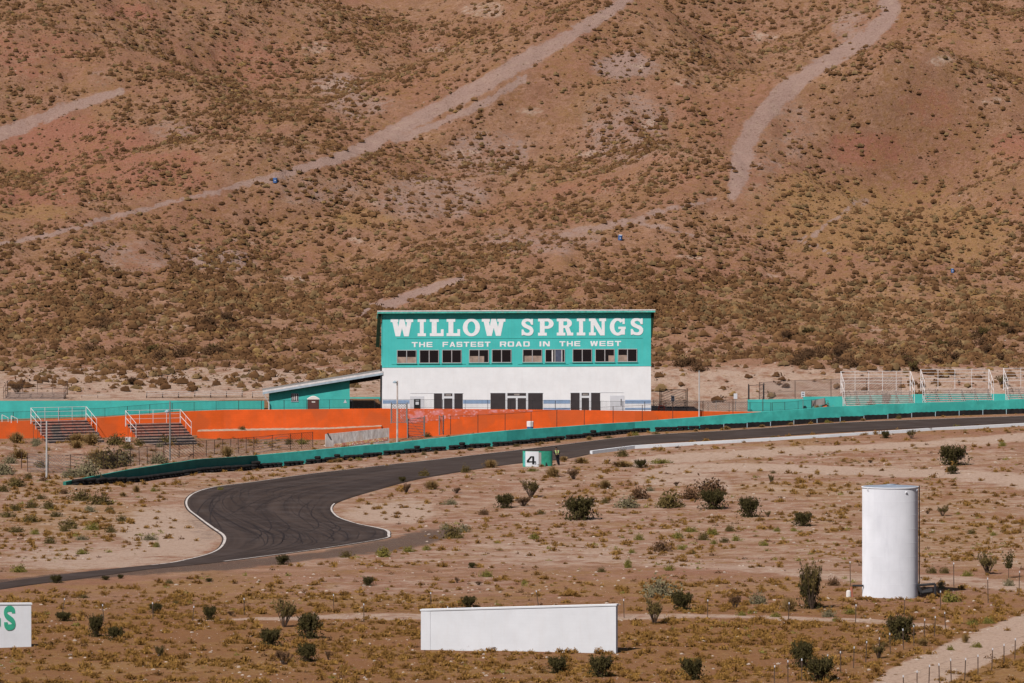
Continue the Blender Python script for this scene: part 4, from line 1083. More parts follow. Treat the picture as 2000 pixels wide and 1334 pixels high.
# lettering
mb = MB()
row = lambda z: 580 + z / 3.448
fb = lambda a, b, d: (a, -d, b)
for ch, a, b in [('W', 148, 300), ('I', 330, 386), ('L', 412, 505), ('L', 525, 616), ('O', 634, 750), ('W', 762, 921), ('S', 1026, 1113), ('P', 1141, 1246), ('R', 1267, 1378),
                 ('I', 1402, 1459), ('N', 1484, 1599), ('G', 1624, 1731), ('S', 1761, 1852)]:
    k = (a - 148) / 1704
    A0 = loc_uz(zoomx(a), row(150 - 8 * k)); B0 = loc_uz(zoomx(b), row(265 - 8 * k))
    put_letter(mb, SLAB[ch], A0[0], B0[0], B0[1], A0[1], fb, .0)
mb.build("lettering", "letter_white", BROOT)
mb = MB()
words = [("THE", 290, 430), ("FASTEST", 498, 820), ("ROAD", 884, 1085), ("IN", 1151, 1220), ("THE", 1285, 1425), ("WEST", 1492, 1700)]
for wd, a, b in words:
    n = len(wd); wts = [.25 if c == 'I' else (1.25 if c == 'W' else 1.0) for c in wd]
    gap = .24; unit = (b - a) / (sum(wts) + gap * (n - 1)); x = a
    for c, wt in zip(wd, wts):
        k = (x - 290) / 1400
        A0 = loc_uz(zoomx(x), row(304 - 8 * k)); B0 = loc_uz(zoomx(x + wt * unit), row(338 - 8 * k))
        put_letter(mb, SANS[c], A0[0], B0[0], B0[1], A0[1], fb, .0); x += (wt + gap) * unit
mb.build("lettering", "letter_white", BROOT)
# ground floor openings
def rect(x0, r0, x1, r1):
    a = loc_uz(x0, r0); b = loc_uz(x1, r1); return a[0], b[0], b[1], a[1]
def down(x0, r0, x1):                       # opening running down to the deck
    a = loc_uz(x0, r0); b = loc_uz(x1, r0); return a[0], b[0], .02, a[1]
mb = MB()
for a, b in [(747.5, 800), (904.5, 957.5), (1061.5, 1113.5), (1221, 1271)]:
    x0, x1, z0, z1 = rect(a, 781.5 if a < 1000 else 781, b, 788.3); mb.box(x0, x1, -.012, .01, z0, z1)
for a, b in [(1061.5, 1113.5), (1221, 1271)]:
    x0, x1, z0, z1 = rect(a, 796.5, b, 800.5); mb.box(x0, x1, -.012, .01, z0, z1)
mb.build("painted_stripe", "blue_stripe", BROOT)
def storefront(x0, xa, xb, x1, r0, doors, label):
    u0_, u1_, z0, z1 = down(x0, r0, x1); ua = loc_uz(xa, r0)[0]; ub = loc_uz(xb, r0)[0]
    f = MB(); t = .10
    f.box(u0_ - .06, u1_ + .06, -.05, 0, z1, z1 + .05)
    f.box(ua - .22, ua, -.07, 0, z0, z1); f.box(ub, ub + .22, -.07, 0, z0, z1)
    zt_ = z1 - .32; f.box(ua, ub, -.07, 0, zt_ - .24, zt_)
    if doors == 2: um = (ua + ub) / 2; f.box(um - .1, um + .1, -.07, 0, z0, zt_ - .24)
    fr = f.build("storefront", "white_paint", BROOT); tag(fr, label)
    MB().box(u0_, ua - .22, -.025, .02, z0, z1).build("pane", "screen_dark", fr)
    MB().box(ub + .22, u1_, -.025, .02, z0, z1).build("pane", "screen_dark", fr)
    MB().box(ua, ub, -.025, .02, zt_, z1 - .01).build("transom", "screen_dark", fr)
    MB().box((ua + ub) / 2 - .3, (ua + ub) / 2 + .3, -.045, -.0255, zt_ + .06, z1 - .08).build("sign_plate", "grey_panel", fr)
    if doors == 1: MB().box(ua, ub, -.025, .02, z0, zt_ - .24).build("door", "screen_dark", fr)
    else:
        for p, q in ((ua, um - .1), (um + .1, ub)): MB().box(p, q, -.025, .02, z0, zt_ - .24).build("door", "screen_dark", fr)
storefront(847.5, 867.5, 883.5, 903.7, 768.3, 1, "dark glazed front with single door at the left")
storefront(958, 991, 1027.5, 1060, 767.7, 2, "wide dark glazed front with double doors at the centre")
storefront(1114.5, 1136, 1150.5, 1172, 767.3, 1, "dark glazed front with single door at the right")
x0, x1, z0, z1 = down(801, 774, 828)
dr = MB().box(x0, x1, -.035, .01, z0, z1).build("door", "white_door", BROOT); tag(dr, "white door carrying a dark notice board")
x0, x1, z0, z1 = down(808.5, 779.3, 821.3)
nbd = MB().box(x0, x1, -.06, -.036, z0, z1).build("notice_board", "black_paint", dr)
nb2 = MB(); m_ = (x0 + x1) / 2
nb2.box(m_ - .18, m_ + .18, -.07, -.0605, z1 - .62, z1 - .30); nb2.box(m_ - .2, m_ + .2, -.07, -.0605, z1 - .16, z1 - .11); nb2.build("notice", "white_door", dr)
x0, x1, z0, z1 = down(1191.3, 772.5, 1219.3)
dr = MB().box(x0, x1, -.035, .01, z0, z1).build("door", "white_door", BROOT); tag(dr, "wide white door with a narrow dark slot window")
x0, x1, z0, z1 = rect(1212.3, 779, 1214, 792.5); MB().box(x0, x1, -.05, -.036, z0, z1).build("slot_window", "black_paint", dr)
# thin shadow line boards over the doors
mb = MB()
for a, b, r in [(801, 847, 767.8), (1172, 1218, 766.5)]:
    p = loc_uz(a, r); q = loc_uz(b, r); mb.box(p[0], q[0], -.03, .01, p[1] - .02, p[1] + .02)
mb.build("trim_board", "white_door", BROOT)
# downpipe box at the left corner
MB().box(-.22, -.02, .02, .25, -.3, zt + .2).build("corner_pipe", "iron_black", BROOT)

# ---------------------------------------------------------------- annex shed with breezeway
a_l = Vector(((513 - 1000) * 629 / FPX, 629.0, float(zdeck(-25)) - .05))
aang = RAD(3.0)
AN = thing("annex_shed", "low turquoise annex shed with a sloping grey roof joined to the building", "shed", a_l, aang)
def la(x, r, v=0.0): return loc_uz(x, r, v, a_l, aang)
OV = .75
w0 = la(526, 768)[0]; w1 = la(683, 740)[0]
rz0 = la(513, 763, -OV); rz1 = la(747.5, 725, -OV)
slope = (rz1[1] - rz0[1]) / (rz1[0] - rz0[0])
def rz(u): return rz0[1] + slope * (u - rz0[0])
D2 = 5.0
mb = MB()
mb.add([(w0, 0, -.3), (w1, 0, -.3), (w1, D2, -.3), (w0, D2, -.3), (w0, 0, rz(w0) - .25), (w1, 0, rz(w1) - .25), (w1, D2, rz(w1) - .25), (w0, D2, rz(w0) - .25)],
       [(0, 1, 5, 4), (1, 2, 6, 5), (2, 3, 7, 6), (3, 0, 4, 7), (4, 5, 6, 7)])
mb.build("wall", "turquoise", AN)
ue = rz1[0] + .02
mb = MB(); a, b = rz0[0], ue
mb.add([(a, -OV, rz(a) - .12), (b, -OV, rz(b) - .12), (b, D2 + .3, rz(b) - .12), (a, D2 + .3, rz(a) - .12), (a, -OV, rz(a)), (b, -OV, rz(b)), (b, D2 + .3, rz(b)), (a, D2 + .3, rz(a))],
       [(0, 1, 2, 3), (4, 5, 6, 7), (0, 1, 5, 4), (1, 2, 6, 5), (2, 3, 7, 6), (3, 0, 4, 7)])
ar = mb.build("roof", "roof_grey", AN)
mb = MB()
mb.add([(a, -OV - .05, rz(a) - .165), (b, -OV - .05, rz(b) - .165), (b, -OV - .003, rz(b) - .165), (a, -OV - .003, rz(a) - .165), (a, -OV - .05, rz(a) + .03), (b, -OV - .05, rz(b) + .03), (b, -OV - .003, rz(b) + .03), (a, -OV - .003, rz(a) + .03)],
       [(0, 1, 2, 3), (4, 5, 6, 7), (0, 1, 5, 4), (1, 2, 6, 5), (2, 3, 7, 6), (3, 0, 4, 7)])
mb.build("edge_trim", "white_metal", ar)
mb = MB()
mb.add([(a, -OV - .06, rz(a) - .40), (b, -OV - .06, rz(b) - .40), (b, -OV - .004, rz(b) - .40), (a, -OV - .004, rz(a) - .40), (a, -OV - .06, rz(a) - .17), (b, -OV - .06, rz(b) - .17), (b, -OV - .004, rz(b) - .17), (a, -OV - .004, rz(a) - .17)],
       [(0, 1, 2, 3), (4, 5, 6, 7), (0, 1, 5, 4), (1, 2, 6, 5), (2, 3, 7, 6), (3, 0, 4, 7)])
mb.build("fascia", "fascia_grey", ar)
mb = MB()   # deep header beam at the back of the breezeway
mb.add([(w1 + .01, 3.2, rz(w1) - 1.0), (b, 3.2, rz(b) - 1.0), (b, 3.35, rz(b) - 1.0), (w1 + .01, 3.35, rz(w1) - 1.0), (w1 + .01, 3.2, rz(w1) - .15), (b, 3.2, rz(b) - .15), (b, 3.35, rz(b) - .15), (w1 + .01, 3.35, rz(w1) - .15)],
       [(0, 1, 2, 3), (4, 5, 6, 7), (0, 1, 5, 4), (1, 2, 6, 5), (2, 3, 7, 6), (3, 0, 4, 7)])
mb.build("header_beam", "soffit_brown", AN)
MB().path([(rz0[0] + .05, -OV - .02, rz(a) - .35), (la(523, 783)[0], -.35, la(523, 783)[1]), (la(525, 786)[0], -.35, la(525, 786)[1]), (la(525, 805)[0], -.35, .0)], .07, n=6).build("downpipe", "white_metal", AN)
x0, z1 = la(569.5, 769); x1, z0 = la(582, 783.5)
wf = MB().box(x0 - .05, x1 + .05, -.06, 0, z0 - .08, z0).box(x0 - .05, x1 + .05, -.06, 0, z1, z1 + .04).box(x0 - .05, x0, -.06, 0, z0, z1).box(x1, x1 + .05, -.06, 0, z0, z1).build("window", "fascia_grey", AN)
MB().box(x0, x1, -.02, .02, z0, z1).build("pane", "window_glass", wf)
mb = MB()
for k in range(3):
    c = x0 + (x1 - x0) * (.22 + .28 * k); mb.box(c - .045, c + .045, -.09, -.0605, z0 + .05, z1 - .02)
mb.build("bar", "white_metal", wf)
# sign and extinguisher on the annex wall
x0, z0 = la(671, 787); mb = MB()
mb.add([(x0, -.03, z0), (x0 + .36, -.03, z0), (x0 + .18, -.03, z0 + .42), (x0, .0, z0), (x0 + .36, .0, z0), (x0 + .18, .0, z0 + .42)], [(0, 1, 2), (5, 4, 3), (0, 1, 4, 3), (1, 2, 5, 4), (2, 0, 3, 5)])
mb.build("warning_plate", "white_door", AN)
def barrelish(name, label, cat, p, prof, n=20):
    r = thing(name, label, cat, p)
    for nm, pr, mt in prof: MB().lathe(pr, n).build(nm, mt, r, smooth=False)
    return r
pw = W3(684, 797, 631); barrelish("wheel", "small white wheel lying by the annex corner behind the railing", "wheel", (pw[0], pw[1], float(zdeck(pw[0]))),
          [("tire", [(.2, 0), (.38, .05), (.42, .5), (.35, .9), (.2, 1.0)], "iron_black"), ("rim", [(.02, 1.01), (.22, 1.01), (.22, 1.12), (.1, 1.2)], "white_door")])

# portable toilet
tx = (601 + 623) / 2; pz = float(zdeck(-22)); tp0 = W3(612, 800, 624)
T = thing("portable_toilet", "brown portable toilet with a white domed roof before the annex shed", "portable toilet", (tp0[0], tp0[1], pz), RAD(2))
wd = 1.26
toph = CAMZ - (779.5 - HOR) * 624 / FPX - pz
mb = MB().box(-wd / 2, wd / 2, 0, wd, .08, toph)
for k in range(9): x = -wd / 2 + wd * (k + .5) / 9; mb.box(x - .02, x + .02, -.02, 0, .12, toph - .05)
mb.build("cabin", "toilet_brown", T)
mb = MB(); n = 12; pr = [(-wd / 2 - .05 + (wd + .1) * i / n, toph + .30 * math.sin(math.pi * i / n)) for i in range(n + 1)]
mb.prism(pr + [(wd / 2 + .05, toph - .04), (-wd / 2 - .05, toph - .04)], lambda a, b: (a, -.06, b), lambda a, b: (a, wd + .05, b)); mb.build("roof", "toilet_white", T)
MB().box(-.18, .20, -.035, -.021, toph - .38, toph - .24).build("sign_plate", "toilet_white", T)
MB().box(-wd / 2 + .1, wd / 2 - .1, -.03, -.0205, .12, toph - .1).build("door", "toilet_brown", T)

# ---------------------------------------------------------------- bleachers
def bleacher(label, loc, rz, L, rows, rise, run, z_first, rail_h, rail_rows, seatm, frm, railm, group, mids=3, side_drop=.25):
    T = thing("bleachers", label, "bleachers", loc, rz, group)
    nf = max(3, round(L / 1.5))
    for i in range(rows):
        y = i * run; z = z_first + i * rise
        MB().box(0, L, y, y + .28, z - .03, z + .05).build("seat", seatm, T)
        if i: MB().box(0, L, y - .30, y - .04, z - (rise * .72 if frm == 'wood_dark' else rise * .8 + .07), z - (.05 if frm == 'wood_dark' else rise * .8 - .04)).build("shade_footboard", "iron_black" if frm == "wood_dark" else "wood_dark", T)  # footboards deepened and darkened to paint in the shaded gaps under the seats
    for k in range(nf + 1):
        x = .15 + (L - .3) * k / nf; mb = MB()
        yb = (rows - 1) * run + .2; zb = z_first + (rows - 1) * rise
        mb.tube((x, 0, z_first - .15), (x, yb, zb - .15), .028, n=4); mb.tube((x, -.1, .03), (x, yb + .1, .03), .028, n=4)
        for i in range(rows):
            y = i * run + .12; z = z_first + i * rise
            if i % 2 == 0 or i == rows - 1: mb.tube((x, y, .03), (x, y, z), .026, n=4)
            mb.tube((x, y, z - rise * .6), (x, y, z), .03, n=4)
        mb.tube((x, yb, .05), (x, yb * .5, z_first + (rows // 2) * rise - .2), .02, n=4)
        mb.tube((x, yb * .2, .05), (x, yb * .8, zb * .75), .02, n=4)
        mb.build("support_frame", frm, T)
    yb = (rows - 1) * run + .34; zb = z_first + (rows - 1) * rise
    yf = (rows - rail_rows) * run; zf = z_first + (rows - rail_rows) * rise
    mb = MB(); r = .027
    for k in range(mids + 1):
        t = 1 - k * .62 / max(mids, 1)
        mb.tube((0, yb, zb + rail_h * t), (L, yb, zb + rail_h * t), r if k == 0 else r * .8, n=5)
    npst = max(3, round(L / 1.7))
    for k in range(npst + 1): x = L * k / npst; mb.tube((x, yb, zb - .2), (x, yb, zb + rail_h), r, n=5)
    mb.build("back_rail", railm, T)
    for x in (0, L):
        mb = MB(); xo = x + (-.06 if x == 0 else .06)
        for t in (1, .5): mb.tube((xo, yb, zb + rail_h * t), (xo, yf, zf + rail_h * t * (1 - .1)), r, n=5)
        for q in (0, .5, 1): y = yf + (yb - yf) * q; z = zf + (zb - zf) * q; mb.tube((xo, y, z - side_drop), (xo, y, z + rail_h * (.9 + .1 * q)), r, n=5)
        mb.build("side_rail", railm, T)
    return T
G_ = "white railed bleachers beside the track"
def zloc(x, d, off=0): X = (x - 1000) * d / FPX; return (X, d, h1(X, d) + off)
# right hand side
bleacher("white railed bleachers standing nearest to the building on the right bank", zloc(1653, 629.5, -.1), RAD(3.5), 7.7, 8, .20, .62, .35, 2.2, 6, "wood_plank", "white_metal", "white_metal", G_, mids=4)
bleacher("white railed bleachers with a round orange bush before them", zloc(1810, 631.5, -.1), RAD(3.5), 7.6, 8, .21, .62, .35, 2.2, 6, "wood_plank", "white_metal", "white_metal", G_, mids=4)
bleacher("white railed bleachers cut off by the right edge of the photo", zloc(1973, 633, -.1), RAD(3.5), 7.6, 8, .21, .62, .35, 2.2, 6, "wood_plank", "white_metal", "white_metal", G_, mids=4)
# left hand side, seen from the corner
def corner_bleacher(label, xl, d, rowtop):
    L = 6.3; rz_ = RAD(28); rows = 9; run = .60; rise = .27; rail = 1.45
    yb = (rows - 1) * run + .34
    z0_ = h1((xl + 60 - 1000) * d / FPX, d)
    # back left corner of the rail seen at (xl, rowtop)
    back = Vector(W3(xl, rowtop, d))
    ox = back.x + math.sin(rz_) * yb; oy_ = back.y - math.cos(rz_) * yb
    zf_ = back.z - rail - (rows - 1) * rise - .4
    return bleacher(label, (ox, oy_, zf_), rz_, L, rows, rise, run, .4, rail, 5, "seat_worn", "wood_dark", "white_metal", G_, mids=2)
corner_bleacher("white railed bleachers on the mound at the far left of the orange wall", 61, 603.5, 796.5)
corner_bleacher("white railed bleachers behind the grey light pole before the orange wall", 246, 603.5, 802)
# further left, only railing ends show
mb = MB(); o_ = Vector(W3(-6, 826, 604))
T = thing("handrail", "short white handrail ends at the left edge above the orange wall", "handrail", o_)
for x0, r0 in ((4, 810), (22, 812)):
    a = Vector(W3(x0, r0, 604)); b = Vector(W3(x0 + 12, r0 + 6, 604)); c = Vector(W3(x0 + 12, r0 + 14, 604)); e = Vector(W3(x0, r0 + 14, 604))
    MB().path([e, a, b, c], .04).build("rail", "white_metal", T, world=True)
bleacher("dark railed low bleachers on the slope behind the left turquoise wall", zloc(6, 643, -.35), RAD(-4), 6.8, 6, .14, .6, .25, 1.35, 5, "seat_worn", "iron_rust", "iron_rust", "dark railed bleachers on the back slope", mids=2)
def bench_row(label, x0, x1, d, r, n):
    a = zloc(x0, d); b = zloc(x1, d); L = b[0] - a[0]
    T = thing("bench", label, "bench", a, math.atan2(0, 1), "low plank benches along the foot of the hill")
    dz = b[2] - a[2]
    for k in range(n):
        y = k * .55; mb = MB()
        z = .34 + .17 * k
        mb.add([(0, y, z), (L, y, z + dz), (L, y + .28, z + dz), (0, y + .28, z), (0, y, z + .05), (L, y, z + dz + .05), (L, y + .28, z + dz + .05), (0, y + .28, z + .05)],
               [(0, 1, 2, 3), (4, 5, 6, 7), (0, 1, 5, 4), (1, 2, 6, 5), (2, 3, 7, 6), (3, 0, 4, 7)])
        mb.build("seat", "wood_plank", T)
    for k in range(int(L / 1.8) + 1):
        x = min(L - .1, .1 + 1.8 * k); mb = MB()
        for q in range(n): mb.tube((x, q * .55 + .14, -.3), (x, q * .55 + .14, .34 + .17 * q + dz * x / L), .035, n=4)
        mb.build("support_frame", "iron_rust", T)
bench_row("pale plank benches just behind the middle of the left turquoise wall", 284, 372, 645, 775, 3)
bench_row("three weathered plank benches half hidden by a dark bush behind the wall", 378, 474, 646, 772, 3)
bench_row("short stack of plank benches touching the annex shed roof", 491, 516, 644, 768, 3)
bench_row("dark low bench frames between the dark bleachers and pale benches", 158, 215, 645, 779, 1)

# ---------------------------------------------------------------- water tank
base = at(1738.5, 1166); s = base.y / FPX; Rt = 54.5 * s; Ht = (1166 - 951) * s
TK = thing("water_tank", "tall white cylindrical water tank standing on the scrub flat", "water tank", base)
prof = [(Rt, -.05), (Rt, .02)]
for k in range(1, 8): z = Ht * k / 8; prof += [(Rt, z - .03), (Rt + .004, z - .012), (Rt + .004, z + .012), (Rt, z + .03)]
prof += [(Rt, Ht - .06), (Rt + .05, Ht - .04), (Rt + .05, Ht + .02), (Rt, Ht + .03)]
MB().lathe(prof, 72, cap=False).build("shell", "tank_white", TK)
MB().lathe([(Rt, Ht + .03), (Rt * .62, Ht + .08), (Rt * .3, Ht + .13), (.02, Ht + .14)], 48, cap=False).build("roof", "tank_roof", TK)
MB().lathe([(.32, Ht + .10), (.34, Ht + .19), (.1, Ht + .21)], 16, (0.05, -.2, 0)).build("hatch", "tank_roof", TK)
mb = MB(); ax = Rt + .09
for dy in (-.2, .2): mb.tube((ax, dy, 0.2), (ax, dy, Ht + .1), .025, n=5)
for k in range(24): z = .4 + k * (Ht - .5) / 24; mb.tube((ax, -.2, z), (ax, .2, z), .015, n=4)
for z in (Ht * .12, Ht * .45, Ht * .62, Ht * .8): mb.tube((Rt - .02, .2, z), (ax, .2, z), .02, n=4)
mb.build("ladder", "iron_black", TK)
mb = MB(); mb.path([(-Rt + .05, -.6, .82), (-Rt - .70, -.6, .82), (-Rt - .72, -.6, .76)], .07, n=8); mb.build("inlet_pipe", "iron_black", TK)
MB().tube((-Rt - .72, -.6, -.05), (-Rt - .80, -.6, .72), .085, n=8).build("pipe_stand", "rust_orange", TK)
MB().lathe([(.05, 0), (.16, .02), (.15, .45), (.07, .5)], 12, (-Rt - 1.0, -.7, 0)).build("valve_box", "toilet_white", TK)
mb = MB(); mb.path([(Rt - .1, -.7, .85), (Rt + 1.15, -.7, .95), (Rt + 1.15, -.7, -.05)], .09, n=8); mb.path([(Rt - .1, -.7, .80), (Rt + .2, -.8, .35), (Rt + .95, -.8, .45)], .11, n=8)
mb.tube((Rt + .1, -.7, .30), (Rt + .95, -.6, .55), .15, n=8); mb.build("outlet_pipe", "iron_black", TK)
mb = MB()
for a_, z in ((215, Ht - .1), (300, Ht - .25), (335, Ht - .15)):
    x, y = Rt * math.cos(RAD(a_)), Rt * math.sin(RAD(a_)); mb.tube((x, y, z - .12), (x * 1.04, y * 1.04, z), .06, n=6)
mb.build("roof_bracket", "tank_white", TK)

# ---------------------------------------------------------------- white boards in the foreground
def board(label, xa, ra_t, ra_b, xb, rb_t, rb_b, th, letters=None, pier=None):
    p = at(xa, ra_b); q = at(xb, rb_b)
    s0, s1 = p.y / FPX, q.y / FPX; L = Vector((q.x - p.x, q.y - p.y, 0)); ln = L.length; a = math.atan2(L.y, L.x)
    z0 = (ra_b - ra_t) * s0 + .0; z1 = (rb_b - rb_t) * s1 + (q.z - p.z)
    T = thing("billboard_wall", label, "wall", p, a)
    mb = MB(); db = q.z - p.z
    mb.add([(0, 0, -.4), (ln, 0, -.4), (ln, th, -.4), (0, th, -.4), (0, 0, z0 - .1), (ln, 0, z1 - .1), (ln, th, z1 - .1), (0, th, z0 - .1)],
           [(0, 1, 2, 3), (4, 5, 6, 7), (0, 1, 5, 4), (1, 2, 6, 5), (2, 3, 7, 6), (3, 0, 4, 7)])
    mb.build("wall_panel", "white_paint", T)
    mb = MB(); e = .05
    mb.add([(-e, -e, z0 - .1), (ln + e, -e, z1 - .1), (ln + e, th + e, z1 - .1), (-e, th + e, z0 - .1), (-e, -e, z0), (ln + e, -e, z1), (ln + e, th + e, z1), (-e, th + e, z0)],
           [(0, 1, 2, 3), (4, 5, 6, 7), (0, 1, 5, 4), (1, 2, 6, 5), (2, 3, 7, 6), (3, 0, 4, 7)])
    mb.build("coping", "white_paint", T)
    if pier is not None:
        MB().box(0.03, pier, -.035, .02, -.3, z0 - .12).build("pier", "white_paint", T)
    return T, p, a, z0
board("long blank white wall in the centre of the foreground scrub", 822, 1190.5, 1269.5, 1203, 1180.5, 1277, .42, pier=.62)
T, p, a, z0 = board("white wall with a green letter S at the left edge", -330, 1181, 1275, 61, 1178, 1263.5, .35)
mb = MB()
SANSG = band([(.86, .72), (.84, .86), (.66, .95), (.5, .955), (.32, .95), (.14, .85), (.14, .70), (.26, .58), (.5, .48), (.76, .36), (.86, .24), (.84, .12), (.66, .05), (.5, .045), (.34, .05), (.16, .13), (.14, .30)], .29, 4)
def lb(x, r):
    u, z = loc_uz(x, r, 0, p, a); return u, z
A0 = lb(8, 1187.5); B0 = lb(29.5, 1226.5)
put_letter(mb, SANSG, A0[0], B0[0], B0[1], A0[1], lambda x, z, d: (x, -d, z), .003, .012)
A1 = lb(-21, 1187.5); B1 = lb(0.8, 1226.5)
GG = arc(.5, .5, .5, .5, .30, .16, 30, 330, 24) + [R(.70, .08, 1, .48), R(.52, .36, .98, .50)]
put_letter(mb, GG, A1[0], B1[0], B1[1], A1[1], lambda x, z, d: (x, -d, z), .003, .012)
mb.build("wall_lettering", "letter_green", T)

# ---------------------------------------------------------------- marshal bunker number four and the marshal
bb = at(1050, 911); s = bb.y / FPX
BK = thing("marshal_bunker", "curved green marshal post with a black number 4 on its white panel", "marshal post", bb)
Wb = 58 * s; Hb = 30 * s; Rb = Wb / 2
def bk(t, z, off):       # t: 0 at left end, 1 at right end along the curved front
    an = math.pi * (1.0 - t); k = 0.62
    return (Rb * math.cos(an) * (1 + off / Rb), -Rb * k * math.sin(an) - off * math.sin(an), z)
def shellpart(name, t0, t1, z0, z1, off, th, mat, n=16):
    mb = MB(); vs = []
    for i in range(n + 1):
        t = t0 + (t1 - t0) * i / n
        vs += [bk(t, z0, off), bk(t, z1, off), bk(t, z1, off - th), bk(t, z0, off - th)]
    fs = []
    for i in range(n):
        a_ = 4 * i; b_ = a_ + 4; fs += [(a_, b_, b_ + 1, a_ + 1), (a_ + 1, b_ + 1, b_ + 2, a_ + 2), (a_ + 2, b_ + 2, b_ + 3, a_ + 3), (a_ + 3, b_ + 3, b_, a_)]
    fs += [(0, 1, 2, 3), (4 * n + 3, 4 * n + 2, 4 * n + 1, 4 * n)]
    mb.add(vs, fs); return mb.build(name, mat, BK, smooth=False)
paint("bunker_green", (0.045, 0.36, 0.24), 0.15, 2.5, dirt=.4, dirtcol=(.05, .22, .16), bump=.3)
paint("bunker_teal", (0.12, 0.42, 0.42), 0.15, 2.5)
def t_of(x): return 1 - math.acos(max(-1, min(1, (x - 1051) / 29.0))) / math.pi
shellpart("curved_wall", 0, 1, -.3, Hb, 0, .12, "bunker_green", 40)
shellpart("white_panel", t_of(1027.5), t_of(1053), 0.0, Hb - .02, .012, .011, "white_paint")
shellpart("worn_strip", t_of(1053.2), t_of(1058), .08, Hb - .12, .010, .009, "concrete")
shellpart("worn_strip", t_of(1024), t_of(1027.2), .08, Hb - .15, .010, .009, "bunker_teal")
shellpart("sandbag_lip", .02, .98, Hb - .001, Hb + .05, -.01, .10, "iron_black", 30)
mb = MB()
four = [[(.70, 1), (.98, 1), (.30, .28), (.0, .38), (.0, .30)], R(0, .18, 1.0, .36), R(.62, 0, .86, 1), R(0, .18, .22, .42)]
four = [[(.42, 1), (.80, 1), (.80, .84), (.52, .84)], [(.42, 1), (.52, .84), (.24, .44), (.0, .44)], R(.0, .20, .24, .46), R(.22, .20, 1.0, .37), R(.60, 0, .82, .86)]
for i, poly in enumerate(four):
    q = [(1030.5 + 17 * a_, z) for a_, z in poly]
    f = lambda a_, b_, off: bk(t_of(a_), Hb * (.16 + .52 * b_), off)
    mb.prism(q, lambda a_, b_: f(a_, b_, .012), lambda a_, b_, i=i: f(a_, b_, .045 + .002 * i))
mb.build("number_four", "black_paint", BK)
mb = MB()
for x_, z_ in ((1045.8, .12), (1047.4, .13)):
    mb.prism([(x_, z_), (x_ + .8, z_), (x_ + .8, z_ + .12), (x_, z_ + .12)], lambda a_, b_: bk(t_of(a_), Hb * b_, .012), lambda a_, b_: bk(t_of(a_), Hb * b_, .03))
mb.build("small_mark", "iron_black", BK)
MB().add([], []).box(1, 1.1, 0, .1, 0, .1) if False else None
mb = MB(); mb.prism([(1066, .02), (1071, .02), (1068.5, .22), (1067, .30), (1066.6, .15)], lambda a_, b_: bk(t_of(a_), Hb * b_, -.01), lambda a_, b_: bk(t_of(a_), Hb * b_, .02)); mb.build("chipped_mark", "iron_black", BK)

# marshal: one continuous body from a skinned skeleton
pb = at(1088.5, 909); Hp = (909 - 873.5) * pb.y / FPX * 1.02
PR = thing("person", "marshal in black clothes and yellow vest leaning beside the number 4 post", "person", pb, RAD(8))
k = Hp / 1.72
def skin_body(name, verts, edges, radii, mat, sub=2, root=0, parent=PR):
    me = bpy.data.meshes.new(name); me.from_pydata([tuple(Vector(v) * k) for v in verts], edges, [])
    o = bpy.data.objects.new(name, me); COL.objects.link(o)
    md = o.modifiers.new("skin", 'SKIN')
    for i, sv_ in enumerate(me.skin_vertices[0].data):
        r_ = radii[i]; sv_.radius = (r_[0] * k, r_[1] * k) if isinstance(r_, tuple) else (r_ * k, r_ * k)
        sv_.use_root = (i == root)
    if sub: m2 = o.modifiers.new("sub", 'SUBSURF'); m2.levels = sub; m2.render_levels = sub
    dg = bpy.context.evaluated_depsgraph_get(); nm_ = bpy.data.meshes.new_from_object(o.evaluated_get(dg))
    o.modifiers.clear(); o.data = nm_; nm_.materials.clear(); nm_.materials.append(MATS[mat])
    nm_.polygons.foreach_set("use_smooth", [True] * len(nm_.polygons))
    o.parent = parent; return o
bv = [(0, 0, .90), (-.02, -.01, 1.05), (-.05, -.03, 1.22), (-.08, -.05, 1.36), (-.10, -.08, 1.44), (-.115, -.13, 1.50), (-.12, -.16, 1.58), (-.12, -.15, 1.66),
      (.09, 0, .87), (.13, .02, .48), (.20, .06, .07), (.20, -.10, .03), (-.09, 0, .87), (-.02, -.05, .48), (.10, .0, .07), (.09, -.16, .03),
      (.12, -.03, 1.37), (.19, -.10, 1.12), (.06, -.27, 1.10), (-.01, -.31, 1.11), (-.27, -.05, 1.35), (-.31, -.12, 1.10), (-.18, -.28, 1.06), (-.10, -.32, 1.07)]
be = [(0, 1), (1, 2), (2, 3), (3, 4), (4, 5), (5, 6), (6, 7), (0, 8), (8, 9), (9, 10), (10, 11), (0, 12), (12, 13), (13, 14), (14, 15), (3, 16), (16, 17), (17, 18), (18, 19), (3, 20), (20, 21), (21, 22), (22, 23)]
brr = [(.15, .11), (.14, .10), (.16, .11), (.15, .10), .055, .055, (.078, .092), (.07, .08), .085, .062, .042, .04, .085, .062, .042, .04, .06, .047, .034, .03, .06, .047, .034, .03]
skin_body("body", bv, be, brr, "skin")
